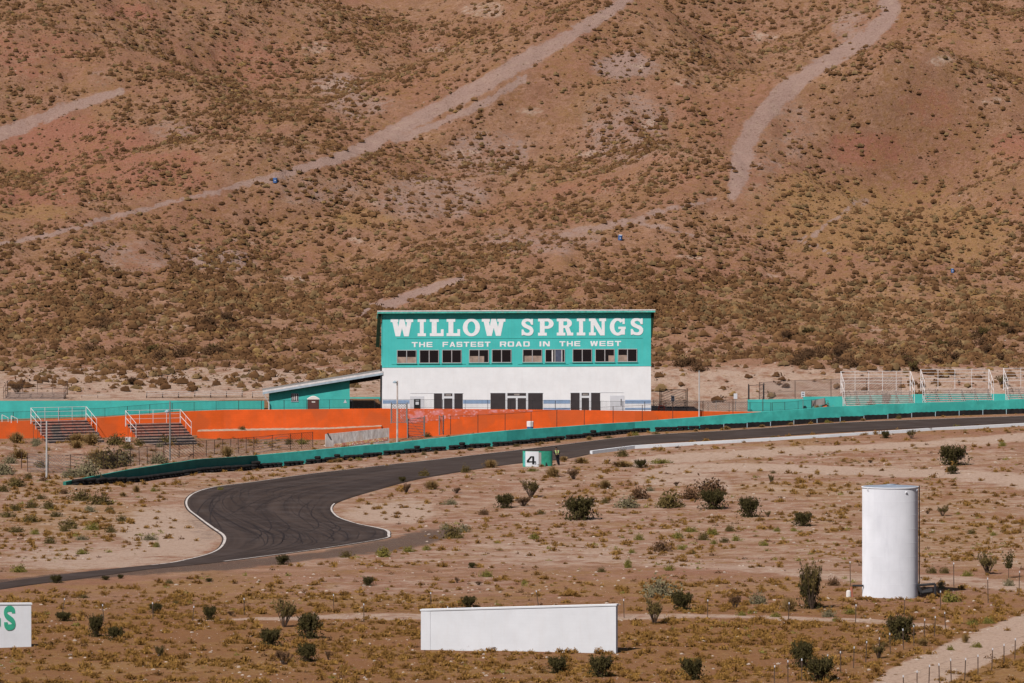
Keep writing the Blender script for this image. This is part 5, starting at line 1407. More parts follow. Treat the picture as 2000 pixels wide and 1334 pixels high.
# clothes follow the same skeleton a little wider
ji = [0, 1, 2, 3, 16, 17, 18, 20, 21, 22]
def sub_skel(idx): mp_ = {a_: i for i, a_ in enumerate(idx)}; return [bv[i] for i in idx], [(mp_[a_], mp_[b_]) for a_, b_ in be if a_ in mp_ and b_ in mp_]
v_, e_ = sub_skel(ji); skin_body("jacket", v_, e_, [(.165, .125), (.16, .118), (.178, .13), (.165, .115), .075, .060, .046, .075, .060, .046], "navy_cloth")
ti = [0, 8, 9, 10, 12, 13, 14]
v_, e_ = sub_skel(ti); skin_body("trousers", v_, e_, [(.165, .13), .10, .080, .066, .10, .080, .066], "navy_cloth")
skin_body("shoe", [bv[10], bv[11]], [(0, 1)], [.055, .05], "black_paint", 2); skin_body("shoe", [bv[14], bv[15]], [(0, 1)], [.055, .05], "black_paint", 2)
def vest_band(name, pts, w, mat):
    mb = MB(); vs = []
    for p_ in pts: p_ = Vector(p_) * k; vs += [p_ + Vector((0, 0, w * k)), p_ - Vector((0, 0, w * k)), p_ + Vector((0, .02 * k, w * k)), p_ + Vector((0, .02 * k, -w * k))]
    n_ = len(pts); mb.add(vs, [(4 * i, 4 * i + 1, 4 * i + 5, 4 * i + 4) for i in range(n_ - 1)] + [(4 * i + 2, 4 * i + 6, 4 * i + 7, 4 * i + 3) for i in range(n_ - 1)] + [(4 * i, 4 * i + 4, 4 * i + 6, 4 * i + 2) for i in range(n_ - 1)])
    return mb.build(name, mat, PR)
def vpanel(name, poly, mat):
    mb = MB(); mb.prism(poly, lambda a_, b_: (a_ * k, (-.13 - .02 * (1 - abs(a_ + .05) * 3)) * k, b_ * k), lambda a_, b_: (a_ * k, (-.175 - .02 * (1 - abs(a_ + .05) * 3)) * k, b_ * k)); return mb.build(name, mat, PR)
v1 = vpanel("vest", [(-.27, 1.38), (-.17, 1.44), (-.08, 1.16), (-.17, 1.10)], "hivis"); vpanel("vest", [(.05, 1.44), (.15, 1.38), (.10, 1.12), (.00, 1.18), (.02, 1.34)], "hivis")
vest_band("reflective_band", [(-.19, -.15, 1.0), (-.10, -.19, 1.03), (0, -.20, 1.08), (.12, -.16, 1.03), (.18, -.10, 1.0)], .028, "hivis")
# hair, ears, face
hd = Vector((-.12, -.155, 1.60)) * k
hair = MB(); hair.lathe([(.02, -.02), (.094, .0), (.100, .05), (.085, .10), (.04, .135), (.01, .14)], 16, tuple(hd + Vector((0, .015, .0))))
hair.build("hair", "hair", PR, smooth=True)
mb = MB(); mb.tube(hd + Vector((0, -.10, -.045)), hd + Vector((0, -.125, -.055)), .018, .008, n=6)
for sx in (-1, 1): mb.tube(hd + Vector((sx * .085, 0, -.02)), hd + Vector((sx * .10, .01, -.015)), .022, .018, n=6)
mb.build("nose_and_ears", "skin", PR, smooth=True)
mb = MB()
for sx in (-1, 1): mb.tube(hd + Vector((sx * .03, -.088, -.012)), hd + Vector((sx * .03, -.098, -.014)), .011, n=6)
mb.tube(hd + Vector((-.025, -.092, -.085)), hd + Vector((.025, -.092, -.085)), .006, n=4); mb.build("eyes_and_mouth", "hair", PR)
for hv, dirx in ((bv[19], -1), (bv[23], 1)):
    h0 = Vector(hv); hvts = [tuple(h0), tuple(h0 + Vector((dirx * .05, -.015, -.01)))]; he = [(0, 1)]; hr = [.028, .03]
    for f_ in range(4):
        z_ = .028 - .018 * f_; ln_ = (.036, .042, .039, .03)[f_]
        b0 = len(hvts); base_ = h0 + Vector((dirx * .07, -.02, z_ - .01))
        hvts += [tuple(base_), tuple(base_ + Vector((dirx * ln_ * .6, -.018, -.004))), tuple(base_ + Vector((dirx * ln_, -.002, -.016)))]; he += [(1, b0), (b0, b0 + 1), (b0 + 1, b0 + 2)]; hr += [.010, .009, .008]
    b0 = len(hvts); hvts += [tuple(h0 + Vector((dirx * .03, -.04, .03))), tuple(h0 + Vector((dirx * .06, -.055, .038)))]; he += [(0, b0), (b0, b0 + 1)]; hr += [.011, .009]
    skin_body("hand", hvts, he, hr, "skin", 1)

# ---------------------------------------------------------------- barrels, bins, small signs
def barrel(label, p, R0, Hh, body="barrel_blue", top=None, tilt=0.0):
    T = thing("barrel", label, "barrel", p); T.rotation_euler = (tilt, tilt * .6, 0)
    cut = Hh * .47 if top else Hh
    MB().lathe([(R0 * .96, 0), (R0, .03), (R0, cut * .33), (R0 * 1.03, cut * .36), (R0, cut * .39), (R0, cut * .66), (R0 * 1.03, cut * .69), (R0, cut * .72), (R0, cut - .02), (R0 * .95, cut)], 20).build("drum", body, T, smooth=False)
    if top:
        MB().lathe([(R0 * 1.05, cut + .005), (R0 * 1.08, Hh - .06), (R0 * 1.0, Hh)], 20).build("upper_drum", top, T)
    else:
        MB().lathe([(R0 * .9, Hh - .03), (R0 * .86, Hh + .01), (.05, Hh + .015)], 20).build("lid", "white_door", T)
        MB().box(-.08, .08, -R0 * 1.05, -R0 * .98, Hh * .38, Hh * .55).build("sticker", "white_door", T)
    return T
pbar = at(1035.5, 836); pbar = Vector(W3(1035.5, 837, 612.5))
barrel("blue barrel with a white upper drum in front of the orange wall", (pbar.x, pbar.y, h1(pbar.x, pbar.y) - .1), 6.2 * 612 / FPX, (837 - 817) * 612 / FPX, top="white_metal")
p = at(537.5, 361); barrel("blue barrel on the hillside beside the long diagonal trail", p, 4.2 * p.y / FPX, 10 * p.y / FPX)
p = at(1211, 470.5); barrel("blue barrel below the small leafy bush on the lower hill", p, 4.2 * p.y / FPX, 10 * p.y / FPX, tilt=.15)
p = at(1860.5, 533); barrel("blue barrel half hidden among brown scrub on the right slope", p, 3.2 * p.y / FPX, 8 * p.y / FPX)
T = thing("trash_can", "pale grey trash can at the foot of the leftmost white railed bleachers", "trash can", at(188, 861)); q = T.location.y / FPX
MB().lathe([(4.6 * q, 0), (5.6 * q, 14 * q), (5.9 * q, 15 * q), (5.0 * q, 15.2 * q)], 18).build("bin", "white_door", T); MB().lathe([(5.0 * q, 15.25 * q), (5.6 * q, 16 * q), (1 * q, 17 * q)], 18).build("lid", "post_grey", T)
T = thing("crate", "small white box under the second left bleachers", "box", at(250, 863)); q = T.location.y / FPX
MB().box(-5 * q, 5 * q, 0, 6 * q, 0, 8 * q).build("box", "white_door", T); MB().box(-5.3 * q, 5.3 * q, -.3 * q, 6.3 * q, 8.05 * q, 8.8 * q).build("lid", "toilet_white", T)
def sign(label, x, rb, d, w, r0, r1, text=0, post=True):
    p = Vector(W3(x, rb, d)); q = d / FPX; p.z = min(p.z, h1(p.x, p.y) + .02) if post else p.z
    T = thing("sign", label, "sign", p)
    zt_ = CAMZ - (r0 - HOR) * q - p.z; zb_ = CAMZ - (r1 - HOR) * q - p.z
    MB().box(-w * q / 2, w * q / 2, -.03, 0, zb_, zt_).build("panel", "white_door", T)
    MB().tube((0, .05, 0), (0, .05, zt_ - .03), .035, n=6).build("post", "post_grey", T)
    if text:
        mb = MB(); H_ = zt_ - zb_
        for k_ in range(text): z = zt_ - H_ * (.28 + .40 * k_); mb.box(-w * q * .28, w * q * .28, -.04, -.0305, z - H_ * .09, z + H_ * .05)
        mb.build("lettering", "black_paint", T)
sign("white notice with two black lines above the low turquoise wall", 1568.5, 782, 643, 7, 765, 775.5, 2)
sign("blank white notice in front of the dusty bank", 1436.5, 792, 643, 7, 768.5, 779)
sign("small white sign with a black mark inside the rusty gate frame", 1314, 798, 641, 6.5, 773, 784, 1)
T = thing("hydrant", "red fire hydrant pipes beside the building's right corner", "hydrant", Vector(W3(1292, 798, 634))); T.location.z = h1(T.location.x, T.location.y)
MB().path([(-.3, 0, 0), (-.3, 0, .8), (.3, 0, .8), (.3, 0, 0)], .08, n=8).build("pipe", "red_paint", T)
mb = MB()
for sx in (-.3, .3): mb.lathe([(.02, .8), (.17, .82), (.17, .88), (.02, .9)], 12, (sx, 0, .15))
mb.build("valve_wheel", "red_paint", T); MB().tube((-.55, 0, .5), (.55, 0, .5), .06, n=8).build("crossbar", "rust_orange", T)
T = thing("trailer_rack", "low dark flat rack lying in the yard behind the railing", "rack", Vector(W3(1300, 798.5, 642))); T.location.z = h1(T.location.x, T.location.y)
mb = MB().box(-.8, 2.6, 0, 1.2, .25, .35); mb.build("deck", "iron_black", T)
mb = MB()
for x in (-.6, .8, 2.4): mb.tube((x, .1, -.1), (x, .1, .25), .05); mb.tube((x, 1.1, -.1), (x, 1.1, .25), .05)
mb.build("leg", "iron_black", T)
T = thing("orange_block", "short orange wall end behind bushes near the right bleachers", "block", Vector(W3(1600, 803, 627)))
MB().add([tuple(Vector(W3(x, r, 627)) - T.location) for x, r in ((1530, 804.2), (1580, 802), (1596, 799.5), (1614, 791.5), (1618, 799), (1618, 806), (1530, 807))] + [tuple(Vector(W3(x, r, 627.6)) - T.location) for x, r in ((1530, 804.2), (1580, 802), (1596, 799.5), (1614, 791.5), (1618, 799), (1618, 806), (1530, 807))],
         [tuple(range(7)), tuple(range(13, 6, -1))] + [(i, (i + 1) % 7, 7 + (i + 1) % 7, 7 + i) for i in range(7)]).build("wall_panel", "orange", T)
T = thing("mesh_screen", "slanted grey mesh screen at the top of the ramp railing", "screen", Vector(W3(1600, 786, 633)))
pp = [Vector(W3(x, r, 633)) - T.location for x, r in ((1586, 782.5), (1611, 777), (1611, 790), (1586, 794.5))]
MB().add([tuple(v) for v in pp] + [tuple(v + Vector((0, .04, 0))) for v in pp], [(0, 1, 2, 3), (7, 6, 5, 4), (0, 1, 5, 4), (1, 2, 6, 5), (2, 3, 7, 6), (3, 0, 4, 7)]).build("panel", "grey_panel", T)
mb = MB()
for a_, b_ in ((0, 3), (1, 2)): mb.tube(pp[a_], pp[b_] - Vector((0, 0, .5)), .03, n=5)
mb.build("post", "iron_black", T)
# ---------------------------------------------------------------- plants
def tri_cloud(n, size, seed, shape="dome", flat=.8):
    """leaf clumps: n quads spread through a dome; returns verts, faces, tint"""
    g = np.random.default_rng(seed)
    u = g.normal(size=(n, 3)); u /= np.linalg.norm(u, axis=1)[:, None]
    r = g.random(n) ** (0.45)
    # uneven outline: radius depends on the direction
    az = np.arctan2(u[:, 1], u[:, 0]); lob = 1 + .22 * np.sin(az * 3 + seed) + .14 * np.sin(az * 5 + seed * 2.3) + .18 * np.sin(u[:, 2] * 6 + az * 2 + seed)
    c = u * (r * lob)[:, None]; c[:, 2] = np.abs(c[:, 2]) * flat
    if shape == "vase": s_ = .45 + .55 * np.clip(c[:, 2] / flat, 0, 1); c[:, :2] *= s_[:, None]; c[:, 2] = c[:, 2] * 1.1
    a = g.normal(size=(n, 3)); a /= np.linalg.norm(a, axis=1)[:, None]
    b = np.cross(a, g.normal(size=(n, 3))); b /= np.linalg.norm(b, axis=1)[:, None]
    sz = size * (.5 + g.random(n))
    V = np.stack([c - a * sz[:, None], c + b * (sz * .55)[:, None], c + a * sz[:, None], c - b * (sz * .55)[:, None]], 1).reshape(-1, 3)
    V[:, 2] = np.maximum(V[:, 2], -.02)
    F = np.arange(4 * n).reshape(-1, 4)
    t = np.repeat(np.clip(g.normal(.45, .28, n), 0, 1), 4)
    return V, F, t
def blades(n, h, seed, w=.035, spread=.6):
    g = np.random.default_rng(seed)
    az = g.random(n) * 2 * math.pi; r0 = g.random(n) * .28; ln = g.random(n) * .55 + .5; out = (g.random(n)) * spread
    bx = np.cos(az) * r0; by = np.sin(az) * r0
    tx = bx + np.cos(az) * out; ty = by + np.sin(az) * out; tz = h * ln * np.sqrt(np.clip(1 - (out / (spread + .3)) ** 2, .1, 1))
    px_, py_ = -np.sin(az + .6) * w, np.cos(az + .6) * w
    V = np.stack([np.stack([bx - px_, by - py_, bx * 0], 1), np.stack([bx + px_, by + py_, bx * 0], 1), np.stack([tx + px_ * .5, ty + py_ * .5, tz], 1), np.stack([tx - px_ * .5, ty - py_ * .5, tz], 1)], 1).reshape(-1, 3)
    return V, np.arange(4 * n).reshape(-1, 4), np.repeat(np.clip(g.normal(.5, .25, n), 0, 1), 4)
def stems(n, seed, top=.75, spread=.6, r=.018, kinks=2):
    g = random.Random(seed); mb = MB(); tips = []
    for i in range(n):
        az = g.random() * 2 * math.pi; o = g.random() ** .6 * spread; h = top * (.65 + .45 * g.random())
        p = Vector((math.cos(az) * .05, math.sin(az) * .05, -.05)); q = Vector((math.cos(az) * o, math.sin(az) * o, h))
        m1 = p.lerp(q, .5) + Vector((g.uniform(-.06, .06), g.uniform(-.06, .06), .05))
        mb.tube(p, m1, r, r * .7, n=4, cap=False); mb.tube(m1, q, r * .7, r * .3, n=4, cap=False); tips.append((m1, q))
        for b in range(kinks):
            s0 = m1.lerp(q, g.random() * .8); e = s0 + Vector((g.uniform(-.16, .16), g.uniform(-.16, .16), g.uniform(.05, .22)))
            mb.tube(s0, e, r * .4, r * .2, n=3, cap=False); tips.append((s0, e))
    return mb, tips
def leaves_on(tips, per, size, seed, jitter=.07, lo=.25):
    g = np.random.default_rng(seed); C_ = []
    for a, b in tips:
        for t in g.random(per) * (1 - lo) + lo:
            C_.append(np.array(a.lerp(b, t)) + g.normal(size=3) * jitter)
    c = np.array(C_); n = len(c); c[:, 2] = np.maximum(c[:, 2], .02)
    a = g.normal(size=(n, 3)); a[:, 2] = np.abs(a[:, 2]) + .4; a /= np.linalg.norm(a, axis=1)[:, None]
    b = np.cross(a, g.normal(size=(n, 3))); b /= np.linalg.norm(b, axis=1)[:, None]
    sz = size * (.5 + g.random(n))
    V = np.stack([c - a * sz[:, None], c + b * (sz * .4)[:, None], c + a * sz[:, None], c - b * (sz * .4)[:, None]], 1).reshape(-1, 3)
    return V, np.arange(4 * n).reshape(-1, 4), np.repeat(np.clip(g.normal(.45, .3, n), 0, 1), 4)
def leafmesh(name, V, F, t, mat):
    o = npmesh(name, V, F, mat, [("tint", 'FLOAT', t)], smooth=False); me = o.data; bpy.data.objects.remove(o); return me
def stem_mesh(mb):
    o = mb.build("stems", "twig_wood"); me = o.data; bpy.data.objects.remove(o); return me
KINDS = {}     # kind -> list of (stem mesh, foliage mesh); unit width 2 (radius 1), height ~ given by z scale
def mk(kind, mat, nvar, f):
    KINDS[kind] = [f(kind, mat, 31 * i + hash(kind) % 1 + len(kind)) for i in range(nvar)]
def f_creo(kind, mat, sd):
    mb, tips = stems(38, sd, 1.2, .95, .022, 3); V, F, t = leaves_on(tips, 20, .072, sd, .085, .1)
    V2, F2, t2 = tri_cloud(480, .075, sd + 5, "dome", 1.05)
    return stem_mesh(mb), leafmesh("foliage", np.vstack([V, V2]), np.vstack([F, F2 + len(V)]), np.concatenate([t, t2 * .8]), mat)
def f_twig(kind, mat, sd):
    mb, tips = stems(26, sd, 1.3, .85, .026, 4); V, F, t = leaves_on(tips, 9, .065, sd, .06, .35)
    return stem_mesh(mb), leafmesh("foliage", V, F, t, mat)
def f_round(kind, mat, sd):
    mb, tips = stems(14, sd, .8, .6, .02, 2); V, F, t = tri_cloud(900, .085, sd, "dome", .95)
    return stem_mesh(mb), leafmesh("foliage", V, F, t, mat)
def f_straw(kind, mat, sd):
    mb, tips = stems(8, sd, .6, .6, .015, 1); V, F, t = blades(420, 1.05, sd, .022, .85); V2, F2, t2 = tri_cloud(260, .07, sd + 3, "dome", .8)
    return stem_mesh(mb), leafmesh("foliage", np.vstack([V, V2]), np.vstack([F, F2 + len(V)]), np.concatenate([t, t2]), mat)
def f_tree(kind, mat, sd):
    mb = MB().tube((0, 0, -.1), (.03, 0, 1.3), .05, .035, n=5)
    V, F, t = tri_cloud(700, .10, sd, "vase", 1.5); V[:, 2] += 1.0
    return stem_mesh(mb), leafmesh("foliage", V, F, t, mat)
mk("creosote", "creosote_leaf", 6, f_creo); mk("twiggy", "olive_leaf", 4, f_twig); mk("brown", "brown_twig_leaf", 4, f_twig); mk("straw", "straw_leaf", 4, f_straw)
mk("yellow", "yellow_leaf", 4, f_round); mk("olive", "olive_leaf", 4, f_round); mk("sage", "pale_sage_leaf", 3, f_round); mk("brownround", "brown_twig_leaf", 4, f_round); mk("tree", "creosote_leaf", 1, f_tree)
NM = {"creosote": ("creosote_bush", "dark green", "creosote bush"), "twiggy": ("twiggy_bush", "olive", "twiggy bush"), "brown": ("twiggy_bush", "brown", "twiggy bush"),
      "straw": ("straw_bush", "straw coloured", "dry bush"), "yellow": ("rabbitbrush", "yellow green", "bush"), "olive": ("desert_bush", "olive green", "bush"),
      "sage": ("sagebrush", "pale grey green", "bush"), "brownround": ("desert_bush", "brown", "rounded bush"), "tree": ("small_tree", "dark green", "lollipop shaped little tree")}
LM = [("the white tank", base.x, base.y), ("the blank white wall", at(1012, 1273).x, at(1012, 1273).y), ("the green lettered white wall", at(30, 1268).x, at(30, 1268).y), ("the number 4 post", bb.x, bb.y),
      ("the track's left bend", at(400, 1030).x, at(400, 1030).y), ("the track's right bend", at(765, 1045).x, at(765, 1045).y), ("the mural wall", mroot.location.x, mroot.location.y),
      ("the grey light pole", at(332, 901).x, at(332, 901).y), ("the white mound pole", -43.5, 532), ("the portable toilet", tp0[0], tp0[1]), ("the building's right corner", br.x, br.y),
      ("the blue barrel by the trail", at(537, 361).x, at(537, 361).y), ("the lower blue barrel", at(1211, 470).x, at(1211, 470).y), ("the right slope barrel", at(1860, 533).x, at(1860, 533).y),
      ("the roadside post row", at(1884, 1331).x, at(1884, 1331).y), ("the white curb wall's end", at(1157, 887).x, at(1157, 887).y), ("the annex shed", a_l.x + 4, 632)]
USED = set()
def size_word(w): return "tiny" if w < .5 else "small" if w < .85 else "medium" if w < 1.4 else "large" if w < 2.2 else "huge"
def mklabel(kind, w, h, X, Y):
    cand = sorted(LM, key=lambda l: math.hypot(l[1] - X, (l[2] - Y) * .7))
    shape = "tall " if h > w * 1.15 else "low " if h < w * .55 else ""
    for n_, lx_, ly_ in cand[:6]:
        dx, dy = X - lx_, Y - ly_
        ds = []
        if abs(dy) >= .8: ds.append(f"{max(1, round(abs(dy)))} m {'behind' if dy > 0 else 'before'}")
        if abs(dx) >= .8: ds.append(f"{max(1, round(abs(dx)))} m {'right of' if dx > 0 else 'left of'}")
        if not ds: ds = ["right beside"]
        a = " and ".join(ds)
        lab = f"{shape}{size_word(w)} {NM[kind][1]} {NM[kind][2]} {a} {n_}"
        if len(lab.split()) > 16: lab = f"{size_word(w)} {NM[kind][1]} bush {a} {n_}"
        if lab not in USED and len(lab.split()) <= 16: USED.add(lab); return lab
    for n_, lx_, ly_ in cand[:8]:
        lab = f"{size_word(w)} {NM[kind][1]} bush about {math.hypot(X - lx_, Y - ly_):.1f} m from {n_}"
        if lab not in USED: USED.add(lab); return lab
    return lab
SHR = []
def shrub(kind, p, w, h, label=None):
    st, fo = random.choice(KINDS[kind])
    hh = {"creosote": 1.25, "twiggy": 1.4, "brown": 1.4, "straw": 1.0, "yellow": 1.0, "olive": 1.0, "sage": 1.0, "brownround": 1.0, "tree": 2.5}[kind]
    ww = {"creosote": 1.75, "twiggy": 1.9, "brown": 1.9}.get(kind, 1.8)
    root = bpy.data.objects.new(NM[kind][0], None); COL.objects.link(root); root.empty_display_size = .2
    root.location = (p[0], p[1], p[2] - .02); root.rotation_euler = (0, 0, random.uniform(0, 6.28)); root.scale = (w / ww, w / ww, h / hh)
    tag(root, label or mklabel(kind, w, h, p[0], p[1]), "small tree" if kind == "tree" else "bush", "bushes of the desert flat and hillside")
    for n_, me in (("stems", st), ("foliage", fo)):
        o = bpy.data.objects.new(n_, me); COL.objects.link(o); o.parent = root
    SHR.append((p[0], p[1], w / 2)); return root
# (photo x, base row, width px, height px or 0, kind)
C, T_, Br, St, Y_, O_, Sg, Bn = "creosote", "twiggy", "brown", "straw", "yellow", "olive", "sage", "brownround"
LIST = [
 (1131, 1016, 64, 44, C), (1037, 973, 50, 34, T_), (985, 993, 34, 26, C), (1022, 989, 40, 20, Br), (1307, 992, 50, 33, O_), (1393, 995, 52, 36, C), (1388, 966, 56, 34, Bn), (1350, 975, 40, 22, Bn),
 (1463, 1010, 42, 38, C), (1568, 1028, 36, 27, C), (1861, 909, 52, 38, C), (1861, 926, 24, 15, C), (1841, 1008, 30, 22, T_), (1586, 1190, 54, 92, T_), (1584, 1189, 44, 70, C), (1628, 1144, 24, 16, Bn),
 (1757, 1253, 57, 50, C), (1716, 1288, 34, 33, T_), (1568, 1305, 46, 48, C), (1600, 1331, 66, 46, C), (1352, 1328, 44, 42, C), (1929, 1122, 48, 42, T_), (1970, 1130, 26, 50, "tree"),
 (1857, 1176, 35, 22, Y_), (1889, 1126, 22, 12, Y_), (1278, 1220, 50, 50, T_), (1290, 1168, 62, 38, Sg), (1333, 1192, 42, 34, C), (1436, 1190, 30, 30, Br), (1480, 1180, 32, 24, Sg), (1540, 1195, 34, 28, St),
 (1172, 1322, 46, 42, C), (1090, 1315, 44, 32, C), (915, 1188, 30, 23, C), (555, 1225, 56, 54, T_), (603, 1247, 50, 46, C), (528, 1264, 47, 34, C), (600, 1293, 40, 34, C), (555, 1298, 46, 28, Br),
 (641, 1290, 16, 20, Br), (312, 1287, 30, 26, T_), (187, 1245, 32, 42, C), (225, 1250, 34, 24, C), (125, 1214, 30, 18, C), (305, 1199, 24, 20, C), (411, 1211, 28, 26, C), (918, 1271, 25, 15, St),
 (719, 1145, 22, 18, C), (922, 1110, 16, 11, C), (893, 1140, 13, 12, Br), (935, 1143, 18, 9, Br), (552, 1103, 26, 18, C), (110, 1139, 22, 16, C), (885, 1052, 38, 28, O_), (905, 1040, 24, 18, Sg), (870, 1035, 20, 14, Sg),
 (748, 1088, 28, 20, Y_), (798, 1078, 22, 12, Y_), (833, 1075, 16, 11, Y_), (676, 1089, 24, 14, O_), (37, 1118, 30, 16, Y_), (236, 1130, 12, 8, C), (206, 1133, 16, 8, C), (408, 1137, 16, 7, C), (164, 1168, 18, 8, O_),
 (330, 1140, 18, 9, O_), (344, 1181, 16, 8, O_), (451, 1203, 20, 10, Br), (1324, 1052, 20, 14, Y_), (1349, 1039, 26, 11, Y_), (1373, 1055, 24, 16, O_), (1392, 1045, 24, 14, Y_), (1415, 1060, 18, 12, O_), (1437, 1057, 16, 13, Y_),
 (1425, 1038, 18, 14, O_), (1492, 1066, 18, 11, Y_), (1517, 1039, 14, 10, Y_), (1330, 1074, 18, 11, Y_), (1352, 1082, 13, 8, O_), (1394, 1063, 14, 10, Y_), (1307, 1115, 20, 12, Y_), (1248, 1055, 18, 14, Y_), (1291, 1077, 34, 22, Bn),
 (1234, 1081, 14, 9, Y_), (1175, 1118, 16, 11, O_), (1227, 1110, 15, 19, Y_), (950, 1127, 24, 14, Y_), (1043, 1053, 18, 13, Y_), (1024, 1141, 12, 9, Y_), (1181, 983, 18, 12, O_), (1225, 992, 44, 22, Sg), (1248, 975, 36, 24, Bn),
 (843, 956, 34, 18, St), (793, 964, 22, 20, Br), (891, 964, 22, 12, Br), (1080, 932, 32, 20, St), (1120, 937, 30, 22, Br), (1181, 955, 30, 18, St), (958, 914, 28, 16, St), (910, 923, 18, 15, O_), (829, 931, 20, 14, O_),
 (786, 942, 16, 10, C), (1251, 914, 24, 16, C), (1216, 892, 22, 17, O_), (1056, 1005, 16, 10, O_), (945, 1006, 20, 12, Bn), (880, 986, 26, 12, Sg), (1040, 921, 22, 8, Y_), (1100, 900, 20, 9, St), (1186, 905, 16, 9, Br),
 (1135, 905, 34, 12, St), (1215, 912, 50, 12, St), (1290, 905, 40, 9, Y_), (1270, 960, 16, 10, Sg), (1321, 950, 14, 9, Br), (1506, 945, 16, 18, T_), (1550, 1038, 12, 8, Y_), (1730, 856, 20, 14, C), (1781, 857, 24, 18, T_),
 (1869, 837, 14, 8, Y_), (1909, 836, 13, 8, Br), (1958, 872, 14, 11, Y_), (1511, 859, 16, 8, O_), (1816, 841, 12, 6, Br), (1510, 925, 10, 6, O_), (1812, 1005, 12, 8, Br), (1700, 905, 14, 7, Br), (1500, 1010, 16, 12, T_),
 (1908, 1265, 20, 11, Y_), (1885, 1256, 16, 18, St), (1856, 1270, 14, 10, Y_), (1802, 1262, 28, 16, St), (1730, 1265, 16, 10, St), (1930, 1218, 22, 14, Y_), (1898, 1222, 22, 12, Y_), (1970, 1145, 20, 16, Sg), (1838, 1150, 14, 18, Sg),
 (1845, 1120, 18, 14, O_), (1820, 1120, 20, 14, O_), (1897, 1043, 16, 10, O_), (1940, 1046, 14, 8, Y_), (1660, 1200, 24, 12, Y_), (1618, 1205, 26, 16, Sg), (1633, 1214, 16, 10, Y_), (1515, 1205, 20, 10, Y_), (1448, 1203, 18, 9, Y_),
 # left mound and field
 (32, 866, 32, 20, St), (70, 867, 18, 12, Bn), (150, 866, 40, 18, St), (178, 870, 36, 22, St), (150, 876, 28, 14, Bn), (110, 858, 20, 26, C), (228, 868, 34, 20, Y_), (248, 877, 22, 12, O_), (272, 871, 18, 13, O_), (323, 868, 30, 18, O_),
 (312, 874, 14, 8, Y_), (215, 915, 60, 40, O_), (188, 908, 40, 30, O_), (240, 905, 36, 26, Sg), (170, 930, 42, 32, Y_), (140, 933, 34, 18, O_), (310, 906, 32, 22, O_), (443, 892, 28, 20, St), (30, 950, 34, 18, O_), (8, 927, 30, 26, Y_),
 (38, 896, 34, 18, O_), (80, 914, 24, 14, Bn), (70, 872, 14, 10, Bn), (85, 940, 16, 10, Bn), (473, 838.5, 13, 7, O_), (564, 868, 15, 12, O_), (591, 868, 18, 12, Y_), (519, 867, 9, 6, Y_), (985, 839, 18, 15, Y_), (835, 854, 14, 10, O_),
 (1596, 801, 15, 10, St), (1612, 799, 18, 14, Bn), (1897, 783, 24, 17, Bn), (1700, 793, 18, 12, Bn), (1732, 792, 16, 22, C), (55, 936, 16, 12, O_), (5, 960, 26, 14, O_), (20, 905, 22, 16, Bn),
 (29, 998, 24, 15, O_), (61, 992, 24, 15, O_), (95, 994, 24, 18, O_), (198, 985, 44, 22, O_), (158, 978, 40, 22, O_), (135, 1033, 36, 20, O_), (126, 1038, 20, 12, O_), (68, 1044, 18, 12, Y_), (97, 1062, 22, 14, O_), (160, 1083, 22, 11, Y_),
 (216, 1040, 20, 14, O_), (238, 1019, 20, 14, O_), (292, 1055, 30, 12, Sg), (306, 1069, 12, 12, Y_), (180, 1035, 26, 16, Y_), (175, 1000, 22, 14, Sg), (215, 1000, 18, 12, O_), (240, 970, 18, 9, St), (266, 962, 16, 14, St), (300, 960, 12, 9, Y_),
 (430, 958, 12, 8, Y_), (193, 942, 18, 12, Sg), (300, 935, 20, 7, Y_), (350, 925, 14, 6, Y_), (125, 965, 18, 10, Bn), (80, 975, 18, 10, O_), (14, 1010, 30, 12, O_), (30, 1040, 30, 12, O_), (110, 1010, 24, 12, O_), (60, 1020, 34, 14, O_), (160, 1055, 24, 10, Sg),
]
for x, r, w, h, kd in LIST:
    kd = kd
    d_hint = None
    if (x, r) == (473, 838.5): p = Vector(W3(x, r, 610))
    else: p = at(x, r)
    q = p.y / FPX
    if x < 460 and 846 < r < 936: w, h, kd = w * 1.1, h * 1.05, (random.choice([Sg, St, O_, Sg]) if kd in (O_, Y_, Bn) else kd)
    hh = {"creosote": .72, "twiggy": .85, "brown": .75}.get(kd, .7)
    shrub(kd, p, w * q, (h if h else w * hh) * q)
# small yellow green clumps in the verge between barrier and track
for x in np.concatenate([np.arange(640, 760, 24), np.arange(770, 1240, 46), np.arange(1290, 1800, 66)]):
    x = x + random.uniform(-14, 14)
    rb = np.interp(x, [640, 760, 990, 1240, 1430, 1620, 1810], [905, 895, 874, 851, 838.5, 826, 815.5]); p = at(x, rb); q = p.y / FPX
    shrub(random.choice([Y_, St, O_, St]), p, random.uniform(9, 17) * q, random.uniform(5, 9) * q)

